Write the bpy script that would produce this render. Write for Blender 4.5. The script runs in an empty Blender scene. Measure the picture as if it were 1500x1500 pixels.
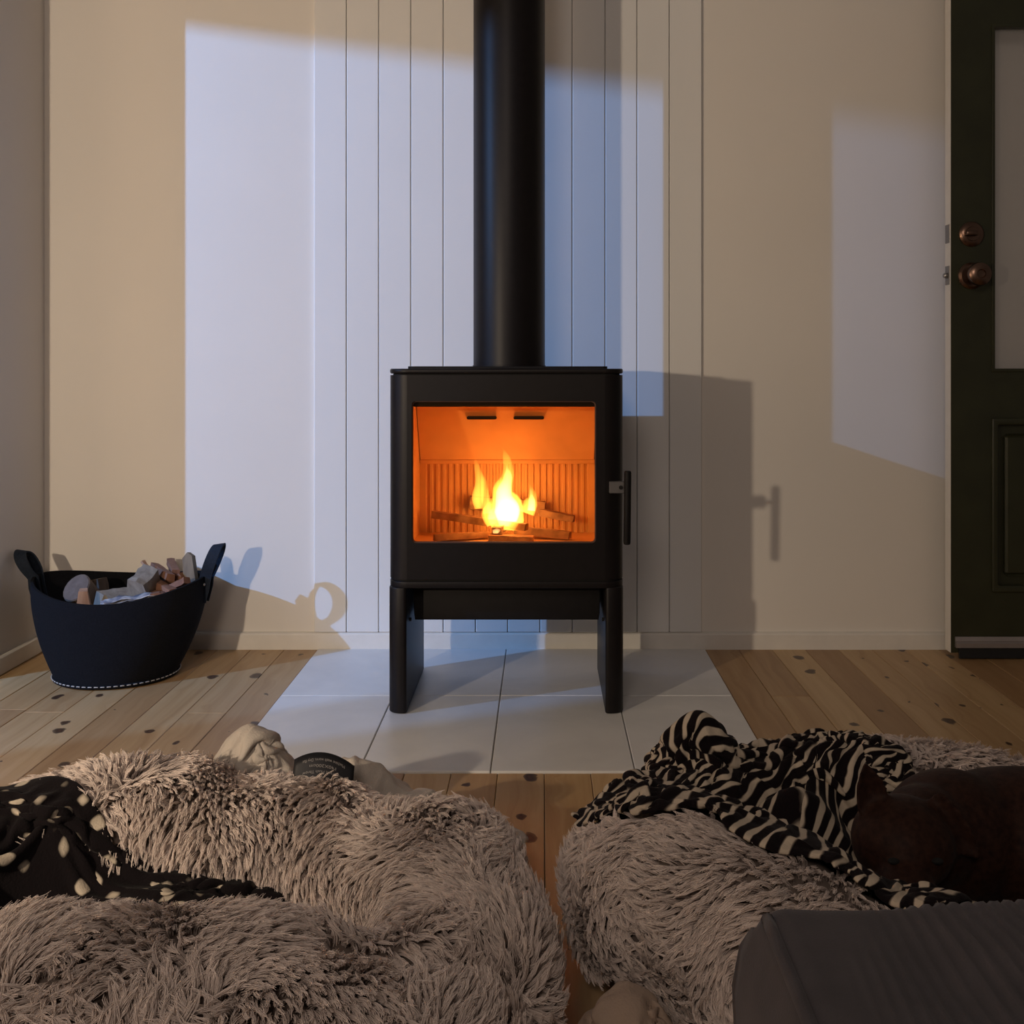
import bpy, bmesh, math, random
import numpy as np
from mathutils import Vector, Matrix, noise as mnoise

random.seed(7)
rng = np.random.default_rng(11)
S = bpy.context.scene
C = S.collection
PI = math.pi

# ------------------------------------------------------------------ camera, world, lights, exposure
# The back wall is y = 0, the floor z = 0; the camera looks along +y from 2.74 m away, 0.72 m up.
CAM_Y, CAM_Z, FPX = -2.74, 0.72, 1560.0
cam = bpy.data.cameras.new('camera')
cam.sensor_width = 36.0
cam.lens = 36.0 * FPX / 1500.0
cam.shift_x = -0.030
cam.shift_y = -0.140
cam.clip_start = 0.02
cam_o = bpy.data.objects.new('camera', cam)
cam_o.location = (0, CAM_Y, CAM_Z)
cam_o.rotation_euler = (PI / 2, 0, 0)
C.objects.link(cam_o)
S.camera = cam_o

world = bpy.data.worlds.new('dim_room')
S.world = world
world.use_nodes = True
bgn = world.node_tree.nodes['Background']
bgn.inputs['Color'].default_value = (1.0, 0.83, 0.72, 1)
bgn.inputs['Strength'].default_value = 0.080

def point_light(name, loc, color, power, radius):
    l = bpy.data.lights.new(name, 'POINT')
    l.color = color
    l.energy = power
    l.shadow_soft_size = radius
    o = bpy.data.objects.new(name, l)
    o.location = loc
    C.objects.link(o)
    return o

# small warm table lamp in the side room, shining in past the jamb of the left wall
point_light('warm_lamp', (-1.40, -2.63, 0.855), (1.0, 0.80, 0.585), 82, 0.028)
# cold outdoor lamp beyond the opening in the mask wall
point_light('cold_yard_lamp', (-3.77, -2.2, 2.0), (0.21, 0.47, 1.0), 560, 0.018)
# glow of the fire inside the stove
point_light('fire_glow', (-0.085, -0.465, 0.50), (1.0, 0.19, 0.010), 0.36, 0.03)

# soft fill light added behind the camera to brighten the foreground
point_light('foreground_fill', (-0.5, -4.1, 2.0), (1.0, 0.82, 0.70), 60, 0.35)

vs = S.view_settings
vs.view_transform = 'Standard'
vs.look = 'None'
vs.gamma = 1.0
vs.use_curve_mapping = False
vs.exposure = 0.0

# ------------------------------------------------------------------ helpers
def at(px, py, d):
    """world point seen at photo pixel (px, py) when it is d metres in front of the camera"""
    return Vector(((px - 795) * d / FPX, CAM_Y + d, CAM_Z - (py - 540) * d / FPX))

def link(o, parent=None):
    C.objects.link(o)
    if parent is not None:
        o.parent = parent
        o.matrix_parent_inverse = parent.matrix_world.inverted() if parent.type != 'EMPTY' else Matrix.Translation(-parent.location)
    return o

def mesh_obj(name, verts, faces, m, parent=None, smooth=False, uvs=None):
    me = bpy.data.meshes.new(name)
    me.from_pydata([tuple(v) for v in verts], [], faces)
    if smooth:
        me.polygons.foreach_set('use_smooth', [True] * len(me.polygons))
    me.materials.append(m)
    o = bpy.data.objects.new(name, me)
    return link(o, parent)

def bm_obj(name, bm, m, parent=None, smooth=None):
    bmesh.ops.recalc_face_normals(bm, faces=bm.faces)
    me = bpy.data.meshes.new(name)
    bm.to_mesh(me)
    bm.free()
    me.materials.append(m)
    if smooth is not None:
        if smooth >= 179:
            me.polygons.foreach_set('use_smooth', [True] * len(me.polygons))
        else:
            me.polygons.foreach_set('use_smooth', [True] * len(me.polygons))
            me.set_sharp_from_angle(angle=math.radians(smooth))
    o = bpy.data.objects.new(name, me)
    return link(o, parent)

def thing(name, label, cat, loc=(0, 0, 0), group=None):
    o = bpy.data.objects.new(name, None)
    o.empty_display_size = 0.05
    o.location = loc
    C.objects.link(o)
    tag(o, label, cat, group)
    return o

def tag(o, label, cat, group=None):
    o['label'] = label
    o['category'] = cat
    if group:
        o['group'] = group
    return o

def struct(o):
    o['kind'] = 'structure'
    return o

def box(bm, x0, x1, y0, y1, z0, z1, bev=0.0, seg=2):
    r = bmesh.ops.create_cube(bm, size=1.0)
    vs_ = r['verts']
    for v in vs_:
        v.co = Vector((x0 + (v.co.x + .5) * (x1 - x0), y0 + (v.co.y + .5) * (y1 - y0), z0 + (v.co.z + .5) * (z1 - z0)))
    if bev > 0:
        es = list({e for v in vs_ for e in v.link_edges})
        bmesh.ops.bevel(bm, geom=es, offset=bev, segments=seg, affect='EDGES', profile=0.5)
    return bm

def rounded_rect(x0, x1, y0, y1, r, n=8):
    """counter-clockwise outline; r is one radius or four (x1y1, x0y1, x0y0, x1y0)"""
    rs = (r,) * 4 if isinstance(r, (int, float)) else r
    out = []
    for (cx, cy, a0, rr) in ((x1, y1, 0, rs[0]), (x0, y1, 90, rs[1]), (x0, y0, 180, rs[2]), (x1, y0, 270, rs[3])):
        sx = -1 if cx == x1 else 1
        sy = -1 if cy == y1 else 1
        if rr <= 1e-6:
            out.append((cx, cy))
            continue
        for k in range(n + 1):
            a = math.radians(a0 + 90 * k / n)
            out.append((cx + sx * rr + rr * math.cos(a), cy + sy * rr + rr * math.sin(a)))
    return out

def extrude(name, outline, lo, hi, m, parent=None, holes=(), bevel=0.0, axis='z', smooth=35):
    """outline (and holes) drawn flat, filled, given thickness from lo to hi along an axis"""
    cu = bpy.data.curves.new('tmp', 'CURVE')
    cu.dimensions = '2D'
    cu.fill_mode = 'BOTH'
    for lp in (outline, *holes):
        sp = cu.splines.new('POLY')
        sp.points.add(len(lp) - 1)
        for p, (a, b) in zip(sp.points, lp):
            p.co = (a, b, 0, 1)
        sp.use_cyclic_u = True
    cu.extrude = (hi - lo) / 2 - bevel
    if bevel:
        cu.bevel_depth = bevel
        cu.bevel_resolution = 2
        cu.offset = -bevel
    o = bpy.data.objects.new('tmp', cu)
    me = bpy.data.meshes.new_from_object(o)
    bpy.data.objects.remove(o)
    bpy.data.curves.remove(cu)
    mid = (lo + hi) / 2
    if axis == 'z':
        M = Matrix.Translation((0, 0, mid))
    elif axis == 'y':      # outline is (x, z)
        M = Matrix(((1, 0, 0, 0), (0, 0, 1, mid), (0, 1, 0, 0), (0, 0, 0, 1)))
    else:                  # axis x, outline is (y, z)
        M = Matrix(((0, 0, 1, mid), (1, 0, 0, 0), (0, 1, 0, 0), (0, 0, 0, 1)))
    me.transform(M)
    bm = bmesh.new()
    bm.from_mesh(me)
    bpy.data.meshes.remove(me)
    bmesh.ops.remove_doubles(bm, verts=bm.verts, dist=1e-5)
    return bm_obj(name, bm, m, parent, smooth)

def tube_bm(bm, pts, radii, n=12, cap=True, flat=(1, 1), up=(0, 0, 1)):
    """sweep an ellipse (radius * flat) along a polyline"""
    pts = [Vector(p) for p in pts]
    if isinstance(radii, (int, float)):
        radii = [radii] * len(pts)
    rings = []
    u = Vector(up)
    for i, p in enumerate(pts):
        t = (pts[min(i + 1, len(pts) - 1)] - pts[max(i - 1, 0)]).normalized()
        a = u.cross(t)
        if a.length < 1e-4:
            a = Vector((1, 0, 0)).cross(t)
        a.normalize()
        b = t.cross(a)
        rings.append([bm.verts.new(p + a * (math.cos(2 * PI * k / n) * radii[i] * flat[0]) + b * (math.sin(2 * PI * k / n) * radii[i] * flat[1])) for k in range(n)])
    for r0, r1 in zip(rings, rings[1:]):
        for k in range(n):
            bm.faces.new((r0[k], r0[(k + 1) % n], r1[(k + 1) % n], r1[k]))
    if cap:
        bm.faces.new(rings[0][::-1])
        bm.faces.new(rings[-1])
    return bm

def ellipsoid(bm, c, r, rot=None, seg=20):
    res = bmesh.ops.create_uvsphere(bm, u_segments=seg, v_segments=seg // 2 + 2, radius=1.0)
    M = Matrix.Translation(Vector(c)) @ (rot.to_4x4() if rot else Matrix.Identity(4)) @ Matrix.Diagonal((r[0], r[1], r[2], 1))
    bmesh.ops.transform(bm, matrix=M, verts=res['verts'])

def rotz(a): return Matrix.Rotation(a, 3, 'Z')

# ------------------------------------------------------------------ materials
class Nodes:
    def __init__(self, name):
        self.m = bpy.data.materials.new(name)
        self.m.use_nodes = True
        self.t = self.m.node_tree
        self.n = self.t.nodes
        self.b = self.n['Principled BSDF']
        self.out = self.n['Material Output']
    def add(self, typ, **kw):
        nd = self.n.new(typ)
        for k, v in kw.items():
            setattr(nd, k, v)
        return nd
    def l(self, a, b):
        self.t.links.new(a, b)
    def noise(self, vec, scale, detail=3, rough=.5, dist=0.0):
        nd = self.add('ShaderNodeTexNoise')
        nd.inputs['Scale'].default_value = scale
        nd.inputs['Detail'].default_value = detail
        nd.inputs['Roughness'].default_value = rough
        nd.inputs['Distortion'].default_value = dist
        if vec is not None:
            self.l(vec, nd.inputs['Vector'])
        return nd
    def mapping(self, vec, scale=(1, 1, 1), loc=(0, 0, 0), rot=(0, 0, 0)):
        nd = self.add('ShaderNodeMapping')
        nd.inputs['Scale'].default_value = scale
        nd.inputs['Location'].default_value = loc
        nd.inputs['Rotation'].default_value = rot
        self.l(vec, nd.inputs['Vector'])
        return nd.outputs[0]
    def ramp(self, fac, stops):
        nd = self.add('ShaderNodeValToRGB')
        e = nd.color_ramp.elements
        while len(e) < len(stops):
            e.new(0.5)
        for el, (p, c) in zip(e, stops):
            el.position = p
            el.color = (*c, 1) if len(c) == 3 else c
        self.l(fac, nd.inputs[0])
        return nd.outputs[0]
    def mix(self, fac, a, b, mode='MIX'):
        nd = self.add('ShaderNodeMix', data_type='RGBA', blend_type=mode)
        for sock, v in ((nd.inputs[0], fac), (nd.inputs[6], a), (nd.inputs[7], b)):
            if isinstance(v, bpy.types.NodeSocket):
                self.l(v, sock)
            elif isinstance(v, (int, float)):
                sock.default_value = v
            else:
                sock.default_value = (*v, 1)
        return nd.outputs[2]
    def math(self, op, a, b=0.0):
        nd = self.add('ShaderNodeMath', operation=op)
        for sock, v in ((nd.inputs[0], a), (nd.inputs[1], b)):
            if isinstance(v, bpy.types.NodeSocket):
                self.l(v, sock)
            else:
                sock.default_value = v
        return nd.outputs[0]
    def bump(self, h, strength=.2, dist=.002):
        nd = self.add('ShaderNodeBump')
        nd.inputs['Strength'].default_value = strength
        nd.inputs['Distance'].default_value = dist
        self.l(h, nd.inputs['Height'])
        self.l(nd.outputs[0], self.b.inputs['Normal'])
    def color(self, c):
        if isinstance(c, bpy.types.NodeSocket):
            self.l(c, self.b.inputs['Base Color'])
        else:
            self.b.inputs['Base Color'].default_value = (*c, 1)
    def obj(self):
        return self.add('ShaderNodeTexCoord').outputs['Object']

def simple(name, col, rough=.6, metal=0.0, var=.08, scale=30, bump=0.0, bdist=.001, spec=.5):
    M = Nodes(name)
    o = M.obj()
    nz = M.noise(o, scale, 4)
    lo = tuple(c * (1 - var) for c in col)
    hi = tuple(min(1, c * (1 + var)) for c in col)
    M.color(M.ramp(nz.outputs[0], [(.3, lo), (.7, hi)]))
    M.b.inputs['Roughness'].default_value = rough
    M.b.inputs['Metallic'].default_value = metal
    M.b.inputs['Specular IOR Level'].default_value = spec
    if bump:
        n2 = M.noise(o, scale * 6, 3)
        M.bump(n2.outputs[0], bump, bdist)
    return M.m

def floor_wood():
    M = Nodes('knotty_pine')
    o = M.obj()
    info = M.add('ShaderNodeObjectInfo')
    off = M.add('ShaderNodeVectorMath', operation='SCALE')
    cmb = M.add('ShaderNodeCombineXYZ')
    M.l(info.outputs['Random'], cmb.inputs[1])
    M.l(info.outputs['Random'], cmb.inputs[2])
    off.inputs['Scale'].default_value = 37.0
    M.l(cmb.outputs[0], off.inputs[0])
    add = M.add('ShaderNodeVectorMath', operation='ADD')
    M.l(o, add.inputs[0])
    M.l(off.outputs[0], add.inputs[1])
    v = add.outputs[0]
    # knots: sparse elongated cells
    kv = M.mapping(v, (14.0, 10.0, 1))
    vor = M.add('ShaderNodeTexVoronoi', feature='F1', voronoi_dimensions='2D')
    vor.inputs['Scale'].default_value = 1.0
    vor.inputs['Randomness'].default_value = 1.0
    wob = M.noise(v, 34, 3)
    kd = M.mix(.24, kv, wob.outputs['Color'])
    M.l(kd, vor.inputs['Vector'])
    sep = M.add('ShaderNodeSeparateColor')
    M.l(vor.outputs['Color'], sep.inputs[0])
    size = M.math('MULTIPLY', M.math('MAXIMUM', M.math('SUBTRACT', sep.outputs[0], .42), 0.0), .29)
    knot = M.math('DIVIDE', vor.outputs['Distance'], M.math('ADD', size, .0005))
    # grain bends round the knots
    bend = M.math('MULTIPLY', M.math('POWER', M.math('SUBTRACT', 1.0, M.math('MINIMUM', vor.outputs['Distance'], 1.0)), 4.0), .5)
    cb = M.add('ShaderNodeCombineXYZ')
    M.l(bend, cb.inputs[0])
    gv0 = M.add('ShaderNodeVectorMath', operation='ADD')
    M.l(M.mapping(v, (26, 1.1, 1)), gv0.inputs[0])
    M.l(cb.outputs[0], gv0.inputs[1])
    g1 = M.noise(gv0.outputs[0], 1.3, 5, .6, .6)
    g2 = M.noise(M.mapping(v, (160, 4, 1)), 1.0, 3, .6)
    base = M.ramp(g1.outputs[0], [(.25, (.39, .235, .105)), (.5, (.51, .335, .165)), (.75, (.59, .415, .225))])
    base = M.mix(M.math('MULTIPLY', g2.outputs[0], .35), base, (.33, .175, .070))
    tone = M.ramp(info.outputs['Random'], [(0.0, (.74, .66, .60)), (.3, (.90, .86, .82)), (.7, (1, 1, 1)), (1.0, (1.10, 1.12, 1.12))])
    base = M.mix(1.0, base, tone, 'MULTIPLY')
    kfac = M.ramp(knot, [(.45, (1, 1, 1)), (.9, (.75, .75, .75)), (1.35, (0, 0, 0))])
    kcol = M.ramp(knot, [(.0, (.10, .045, .020)), (.45, (.045, .019, .010)), (.8, (.028, .012, .007)), (1.0, (.10, .045, .02))])
    col = M.mix(kfac, base, kcol)
    M.color(col)
    M.b.inputs['Roughness'].default_value = .42
    M.bump(g2.outputs[0], .08, .001)
    return M.m

def plaster(name, col):
    M = Nodes(name)
    o = M.obj()
    a = M.noise(o, 3.0, 4)
    M.color(M.ramp(a.outputs[0], [(.3, tuple(c * .97 for c in col)), (.7, col)]))
    M.b.inputs['Roughness'].default_value = .75
    M.b.inputs['Specular IOR Level'].default_value = .25
    b = M.noise(o, 260, 3)
    M.bump(b.outputs[0], .06, .001)
    return M.m

def tile_mat():
    M = Nodes('pale_stone_tile')
    o = M.obj()
    info = M.add('ShaderNodeObjectInfo')
    a = M.noise(o, 5, 5, .6, .8)
    c = M.ramp(a.outputs[0], [(.3, (.66, .655, .65)), (.7, (.76, .75, .735))])
    t = M.ramp(info.outputs['Random'], [(0, (.94, .94, .94)), (1, (1, 1, 1))])
    M.color(M.mix(1.0, c, t, 'MULTIPLY'))
    M.b.inputs['Roughness'].default_value = .38
    b = M.noise(o, 60, 3)
    M.bump(b.outputs[0], .05, .001)
    return M.m

def fleece(name, build):
    """soft napped cloth: colour from the build callback on uv, plus sheen and pile relief"""
    M = Nodes(name)
    uv = M.add('ShaderNodeUVMap').outputs[0]
    M.color(build(M, uv))
    M.b.inputs['Roughness'].default_value = .95
    M.b.inputs['Specular IOR Level'].default_value = .05
    M.b.inputs['Sheen Weight'].default_value = .035
    M.b.inputs['Sheen Roughness'].default_value = .5
    b = M.noise(M.obj(), 420, 3)
    b2 = M.noise(M.obj(), 90, 3)
    M.bump(M.math('ADD', b.outputs[0], b2.outputs[0]), .35, .003)
    return M

def zebra(M, uv):
    w = M.noise(uv, 5.0, 1, .5)
    off = M.add('ShaderNodeVectorMath', operation='SCALE')
    M.l(w.outputs['Color'], off.inputs[0])
    off.inputs['Scale'].default_value = .17
    ad = M.add('ShaderNodeVectorMath', operation='ADD')
    M.l(uv, ad.inputs[0])
    M.l(off.outputs[0], ad.inputs[1])
    wave = M.add('ShaderNodeTexWave', wave_type='BANDS', bands_direction='X')
    wave.inputs['Scale'].default_value = 12.5
    wave.inputs['Distortion'].default_value = .8
    wave.inputs['Detail'].default_value = 1.0
    wave.inputs['Detail Scale'].default_value = 3.0
    M.l(ad.outputs[0], wave.inputs['Vector'])
    br = M.noise(uv, 16, 2)
    f = M.math('ADD', wave.outputs['Fac'], M.math('MULTIPLY', M.math('SUBTRACT', br.outputs[0], .5), 1.1))
    return M.ramp(f, [(.60, (.010, .007, .008)), (.70, (.10, .08, .065)), (.84, (.56, .47, .36))])

def spots(M, uv):
    vv = M.mapping(uv, (29, 29, 1))
    w = M.noise(vv, 1.2, 1)
    vor = M.add('ShaderNodeTexVoronoi', feature='F1', distance='MINKOWSKI')
    vor.inputs['Exponent'].default_value = 3.0
    vor.inputs['Scale'].default_value = 1.0
    vor.inputs['Randomness'].default_value = .45
    sk = M.mix(.12, vv, w.outputs['Color'])
    M.l(sk, vor.inputs['Vector'])
    return M.ramp(vor.outputs['Distance'], [(.19, (.50, .43, .34)), (.26, (.009, .007, .008))])

def plain_cloth(col, var=.12):
    def f(M, uv):
        n = M.noise(uv, 9, 4)
        return M.ramp(n.outputs[0], [(.3, tuple(c * (1 - var) for c in col)), (.7, col)])
    return f

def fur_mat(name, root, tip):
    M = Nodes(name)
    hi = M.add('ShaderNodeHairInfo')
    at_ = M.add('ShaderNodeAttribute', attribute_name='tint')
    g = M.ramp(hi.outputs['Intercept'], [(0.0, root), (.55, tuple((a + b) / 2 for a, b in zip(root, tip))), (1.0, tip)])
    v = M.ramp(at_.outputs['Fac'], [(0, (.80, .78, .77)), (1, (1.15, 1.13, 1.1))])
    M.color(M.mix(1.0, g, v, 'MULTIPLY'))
    M.b.inputs['Roughness'].default_value = .7
    M.b.inputs['Specular IOR Level'].default_value = .25
    M.b.inputs['Sheen Weight'].default_value = .05
    return M.m

def glass_mat(name, tint=(1, 1, 1), rough=.02, gloss=.06, haze=0.0):
    """thin pane: mostly straight-through, with a weak real reflection"""
    M = Nodes(name)
    tr = M.add('ShaderNodeBsdfTransparent')
    tr.inputs[0].default_value = (*tint, 1)
    gl = M.add('ShaderNodeBsdfGlossy')
    gl.inputs['Roughness'].default_value = rough
    fr = M.add('ShaderNodeFresnel')
    fr.inputs[0].default_value = 1.45
    mx = M.add('ShaderNodeMixShader')
    M.l(M.math('ADD', fr.outputs[0], gloss - .04), mx.inputs[0])
    M.l(tr.outputs[0], mx.inputs[1])
    M.l(gl.outputs[0], mx.inputs[2])
    res = mx.outputs[0]
    if haze:
        df = M.add('ShaderNodeBsdfDiffuse')
        df.inputs[0].default_value = (.85, .83, .80, 1)
        m2 = M.add('ShaderNodeMixShader')
        m2.inputs[0].default_value = haze
        M.l(res, m2.inputs[1])
        M.l(df.outputs[0], m2.inputs[2])
        res = m2.outputs[0]
    M.l(res, M.out.inputs['Surface'])
    return M.m

def flame_mat(name, strength, color):
    M = Nodes(name)
    em = M.add('ShaderNodeEmission')
    em.inputs[0].default_value = (*color, 1)
    gen = M.add('ShaderNodeTexCoord').outputs['Generated']
    sp = M.add('ShaderNodeSeparateXYZ')
    M.l(gen, sp.inputs[0])
    k = M.math('SUBTRACT', 1.0, M.math('MULTIPLY', sp.outputs[2], .75))
    M.l(M.math('MULTIPLY', k, strength), em.inputs[1])
    M.l(em.outputs[0], M.out.inputs['Volume'])
    M.n.remove(M.b)
    return M.m

def ember_mat():
    M = Nodes('charred_firewood')
    o = M.obj()
    a = M.noise(o, 40, 4)
    M.color(M.ramp(a.outputs[0], [(.3, (.16, .09, .05)), (.7, (.40, .25, .15))]))
    M.b.inputs['Roughness'].default_value = .9
    e = M.noise(o, 22, 3)
    M.l(M.ramp(e.outputs[0], [(.55, (0, 0, 0)), (.75, (1.0, .16, .01))]), M.b.inputs['Emission Color'])
    M.b.inputs['Emission Strength'].default_value = .25
    return M.m

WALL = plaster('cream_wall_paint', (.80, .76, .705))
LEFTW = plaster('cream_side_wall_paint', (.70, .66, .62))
PANEL = plaster('white_panel_paint', (.80, .79, .77))
TRIM = simple('white_trim_gloss', (.76, .73, .68), .45, var=.03)
WOOD = floor_wood()
TILE = tile_mat()
GROUT = simple('dark_grout', (.33, .32, .30), .9)
SUBF = simple('dark_subfloor', (.05, .035, .025), .95)
STOVE = simple('black_stove_steel', (.0075, .006, .0065), .42, var=.12, scale=60, bump=.05, spec=.22)
STOVE_D = simple('black_cast_iron', (.006, .005, .0055), .6, var=.15, scale=60, spec=.2)
STEEL = simple('dull_grey_steel', (.42, .41, .40), .38, 1.0)
BLACKH = simple('black_hole', (.004, .004, .004), .9)
FIREBR = simple('vermiculite_board', (.62, .38, .19), .95, var=.10, scale=14, bump=.2)
DOORG = simple('dark_olive_door_paint', (.028, .030, .013), .42, var=.15, scale=14, bump=.08)
BRONZE = simple('aged_bronze', (.20, .125, .09), .30, 1.0, var=.2)
ALU = simple('aluminium_strip', (.40, .36, .35), .45, .7)
RUBBER = simple('black_rubber', (.008, .008, .009), .8)
FELT = simple('black_felt', (.0055, .0058, .0078), .95, var=.3, scale=300, bump=.25, spec=.15)
FELTB = simple('navy_webbing', (.012, .018, .030), .8, var=.25, scale=200, bump=.2, spec=.2)
THREAD = simple('pale_thread', (.42, .40, .38), .8)
GLASSF = glass_mat('stove_glass', (.98, .84, .62), .03, .03)
GLASSD = glass_mat('door_glass', (.98, .98, .98), .02, .04, .22)

# ------------------------------------------------------------------ room shell
WX = -1.282          # left wall plane
JAMB_FAR, JAMB_NEAR = -0.28, -2.522
# back wall and its continuation behind the open door
bm = bmesh.new(); box(bm, -1.44, 2.3, 0.0, 0.12, -0.02, 2.45)
struct(bm_obj('wall_back', bm, WALL))
# left wall: short return at the corner, wide opening, then wall again, with a header above
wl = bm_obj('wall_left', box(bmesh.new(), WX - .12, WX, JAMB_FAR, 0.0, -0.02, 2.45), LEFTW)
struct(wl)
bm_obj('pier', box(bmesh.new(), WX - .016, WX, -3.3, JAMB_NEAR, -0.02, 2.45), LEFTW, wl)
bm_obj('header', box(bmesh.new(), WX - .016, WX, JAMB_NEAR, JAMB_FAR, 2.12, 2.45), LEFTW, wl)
# unseen outer wall put in as a mask; its opening shapes the cold light
OX, OY0, OY1, OZ = -2.6, -1.675, -1.02, 1.839
wo = bm_obj('wall_light_mask', box(bmesh.new(), OX - .02, OX, OY1, 0.6, -0.02, 2.45), LEFTW)
struct(wo)
bm_obj('pier', box(bmesh.new(), OX - .02, OX, -3.3, OY0, -0.02, 2.45), LEFTW, wo)
bm_obj('header', box(bmesh.new(), OX - .02, OX, OY0, OY1, OZ, 2.45), LEFTW, wo)
bm_obj('light_dimming_pane', box(bmesh.new(), OX - .014, OX - .008, OY0, -1.590, 0.0, OZ), glass_mat('light_dimming_pane', (.72, .72, .72), .3, .04), wo)  # unseen pane added to weaken the right end of the cold light patch

# tongue-and-groove panel behind the stove: twelve boards with shadow gaps
pan = struct(bpy.data.objects.new('trim_1', None)); C.objects.link(pan)
px_edges = [461, 508.5, 555.7, 602.6, 649.8, 697, 744, 791, 838, 886, 932.6, 979.8, 1027.5]
K = CAM_Y / -FPX
xe = [(p - 795) * K for p in px_edges]
for a, b in zip(xe, xe[1:]):
    bm = bmesh.new(); box(bm, a + .0009, b - .0009, -.011, 0.0005, .0445, 2.45, .0016, 1)
    bm_obj('board', bm, PANEL, pan)
bm_obj('backing', box(bmesh.new(), xe[0] + .004, xe[-1] - .004, -.0035, 0.0008, .05, 2.44), simple('panel_groove_shade', (.45, .44, .42), .9), pan)

def baseboard(name, x0, x1, h=.0435, t=.013):
    prof = [(0, 0), (-t, 0), (-t, h - .006), (-t + .002, h - .002), (-t + .006, h), (0, h)]
    return struct(extrude(name, prof, x0, x1, TRIM, axis='x', smooth=25))
baseboard('baseboard_back', WX + .013, 2.3)
bm = bmesh.new(); box(bm, WX, WX + .013, JAMB_FAR, -.0, 0, .0435, .003, 1)
struct(bm_obj('baseboard_left', bm, TRIM))

# floor: one object per board, running away from the camera
HX0, HX1, HY = -.5765, .4165, -.843
floor = struct(bm_obj('floor', box(bmesh.new(), -2.7, 2.3, -3.3, .02, -.03, -.012), SUBF))
PW = .0855
rf = random.Random(5)
def plank(x0, x1, y0, y1):
    bm = bmesh.new()
    dz = rf.uniform(-.0004, .0003)
    box(bm, x0 + .0005, x1 - .0005, y0 + .0004, y1 - .0004, -.0115, dz, .0011, 1)
    return bm_obj('plank', bm, WOOD, floor)
edges = []
x = HX0
while x > -2.62: edges.append(x); x -= PW
edges = edges[::-1]
n_in = round((HX1 - HX0) / PW)
edges += [HX0 + (HX1 - HX0) * k / n_in for k in range(1, n_in + 1)]
x = HX1 + PW
while x < 1.85: edges.append(x); x += PW
for a, b in zip(edges, edges[1:]):
    inside = a > HX0 - .01 and b < HX1 + .01
    y = HY - .002 if inside else -.002
    if abs(a - HX1 - PW) < .01:
        cuts = [-.40]
    else:
        cuts = [rf.uniform(-1.2, -.45)] if rf.random() < .55 else []
    cuts.append(rf.uniform(-2.3, -1.5))
    for c in cuts:
        if c < y - .15:
            plank(a, b, c, y)
            y = c
    plank(a, b, -3.1, y)

# tiled hearth: two rows of four
hearth = struct(bm_obj('trim_2', box(bmesh.new(), HX0, HX1, HY, -.003, -.0115, -.002), GROUT))
hearth['label'] = 'pale stone tiled hearth set into the timber floor under the black stove'
tx = [HX0, -.328, -.093, .165, HX1]
ty = [HY, -.402, -.0035]
for i in range(4):
    for j in range(2):
        bm = bmesh.new()
        g = .0011
        box(bm, tx[i] + g, tx[i + 1] - g, ty[j] + g, ty[j + 1] - g, -.0115, .0025 + random.uniform(-.0003, .0003), .0012, 1)
        bm_obj('tile', bm, TILE, hearth)

# ------------------------------------------------------------------ open door on the right
DX, DY0, DY1 = 1.012, -.100, -.065
door = struct(bpy.data.objects.new('door_1', None)); door.location = (DX, DY0, 0); C.objects.link(door)
door['label'] = 'dark olive green door with glass pane standing open against the wall'
pane_rect = [(1.120, .720), (1.56, .720), (1.56, 1.566), (1.120, 1.566)]
low_rect = rounded_rect(1.120, 1.56, .175, .588, .004, 2)
extrude('slab', [(DX, .016), (1.70, .016), (1.70, 2.05), (DX, 2.05)], DY0, DY1, DOORG, door, holes=(pane_rect, low_rect), axis='y', smooth=25)
bm_obj('edge', box(bmesh.new(), DX - .0012, DX + .0002, DY0 + .0006, DY1, .016, 2.05), TRIM, door)
bm_obj('pane', box(bmesh.new(), 1.118, 1.562, -.085, -.080, .718, 1.568), GLASSD, door)
bd = extrude('glazing_bead', [(1.112, .712), (1.568, .712), (1.568, 1.574), (1.112, 1.574)], DY0 - .004, DY0 + .004, DOORG, door,
        holes=([(1.1203, .7203), (1.5597, .7203), (1.5597, 1.5657), (1.1203, 1.5657)],), axis='y', bevel=.0015)
extrude('panel_moulding', rounded_rect(1.112, 1.57, .165, .598, .006, 3), DY0 - .006, DY0 + .01, DOORG, door,
        holes=(rounded_rect(1.128, 1.552, .183, .580, .004, 3),), axis='y', bevel=.004)
bm = bmesh.new(); box(bm, 1.121, 1.559, DY0 + .012, DY1 - .004, .176, .587)
bm_obj('lower_panel', bm, DOORG, door)
bm = bmesh.new(); box(bm, 1.145, 1.535, DY0 + .002, DY0 + .013, .205, .558, .009, 1)
bm_obj('raised_field', bm, DOORG, door)
# weather strip along the foot
ws = extrude('weather_strip', [(DY0 - .010, .030), (DY0, .030), (DY0, .056), (DY0 - .004, .056), (DY0 - .007, .046), (DY0 - .006, .0445), (DY0 - .010, .041)], 1.0215, 1.68, ALU, door, axis='x', smooth=20)
bm_obj('brush_seal', box(bmesh.new(), 1.030, 1.68, DY0 - .007, DY0 - .001, .003, .030, .001, 1), RUBBER, door)
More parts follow.
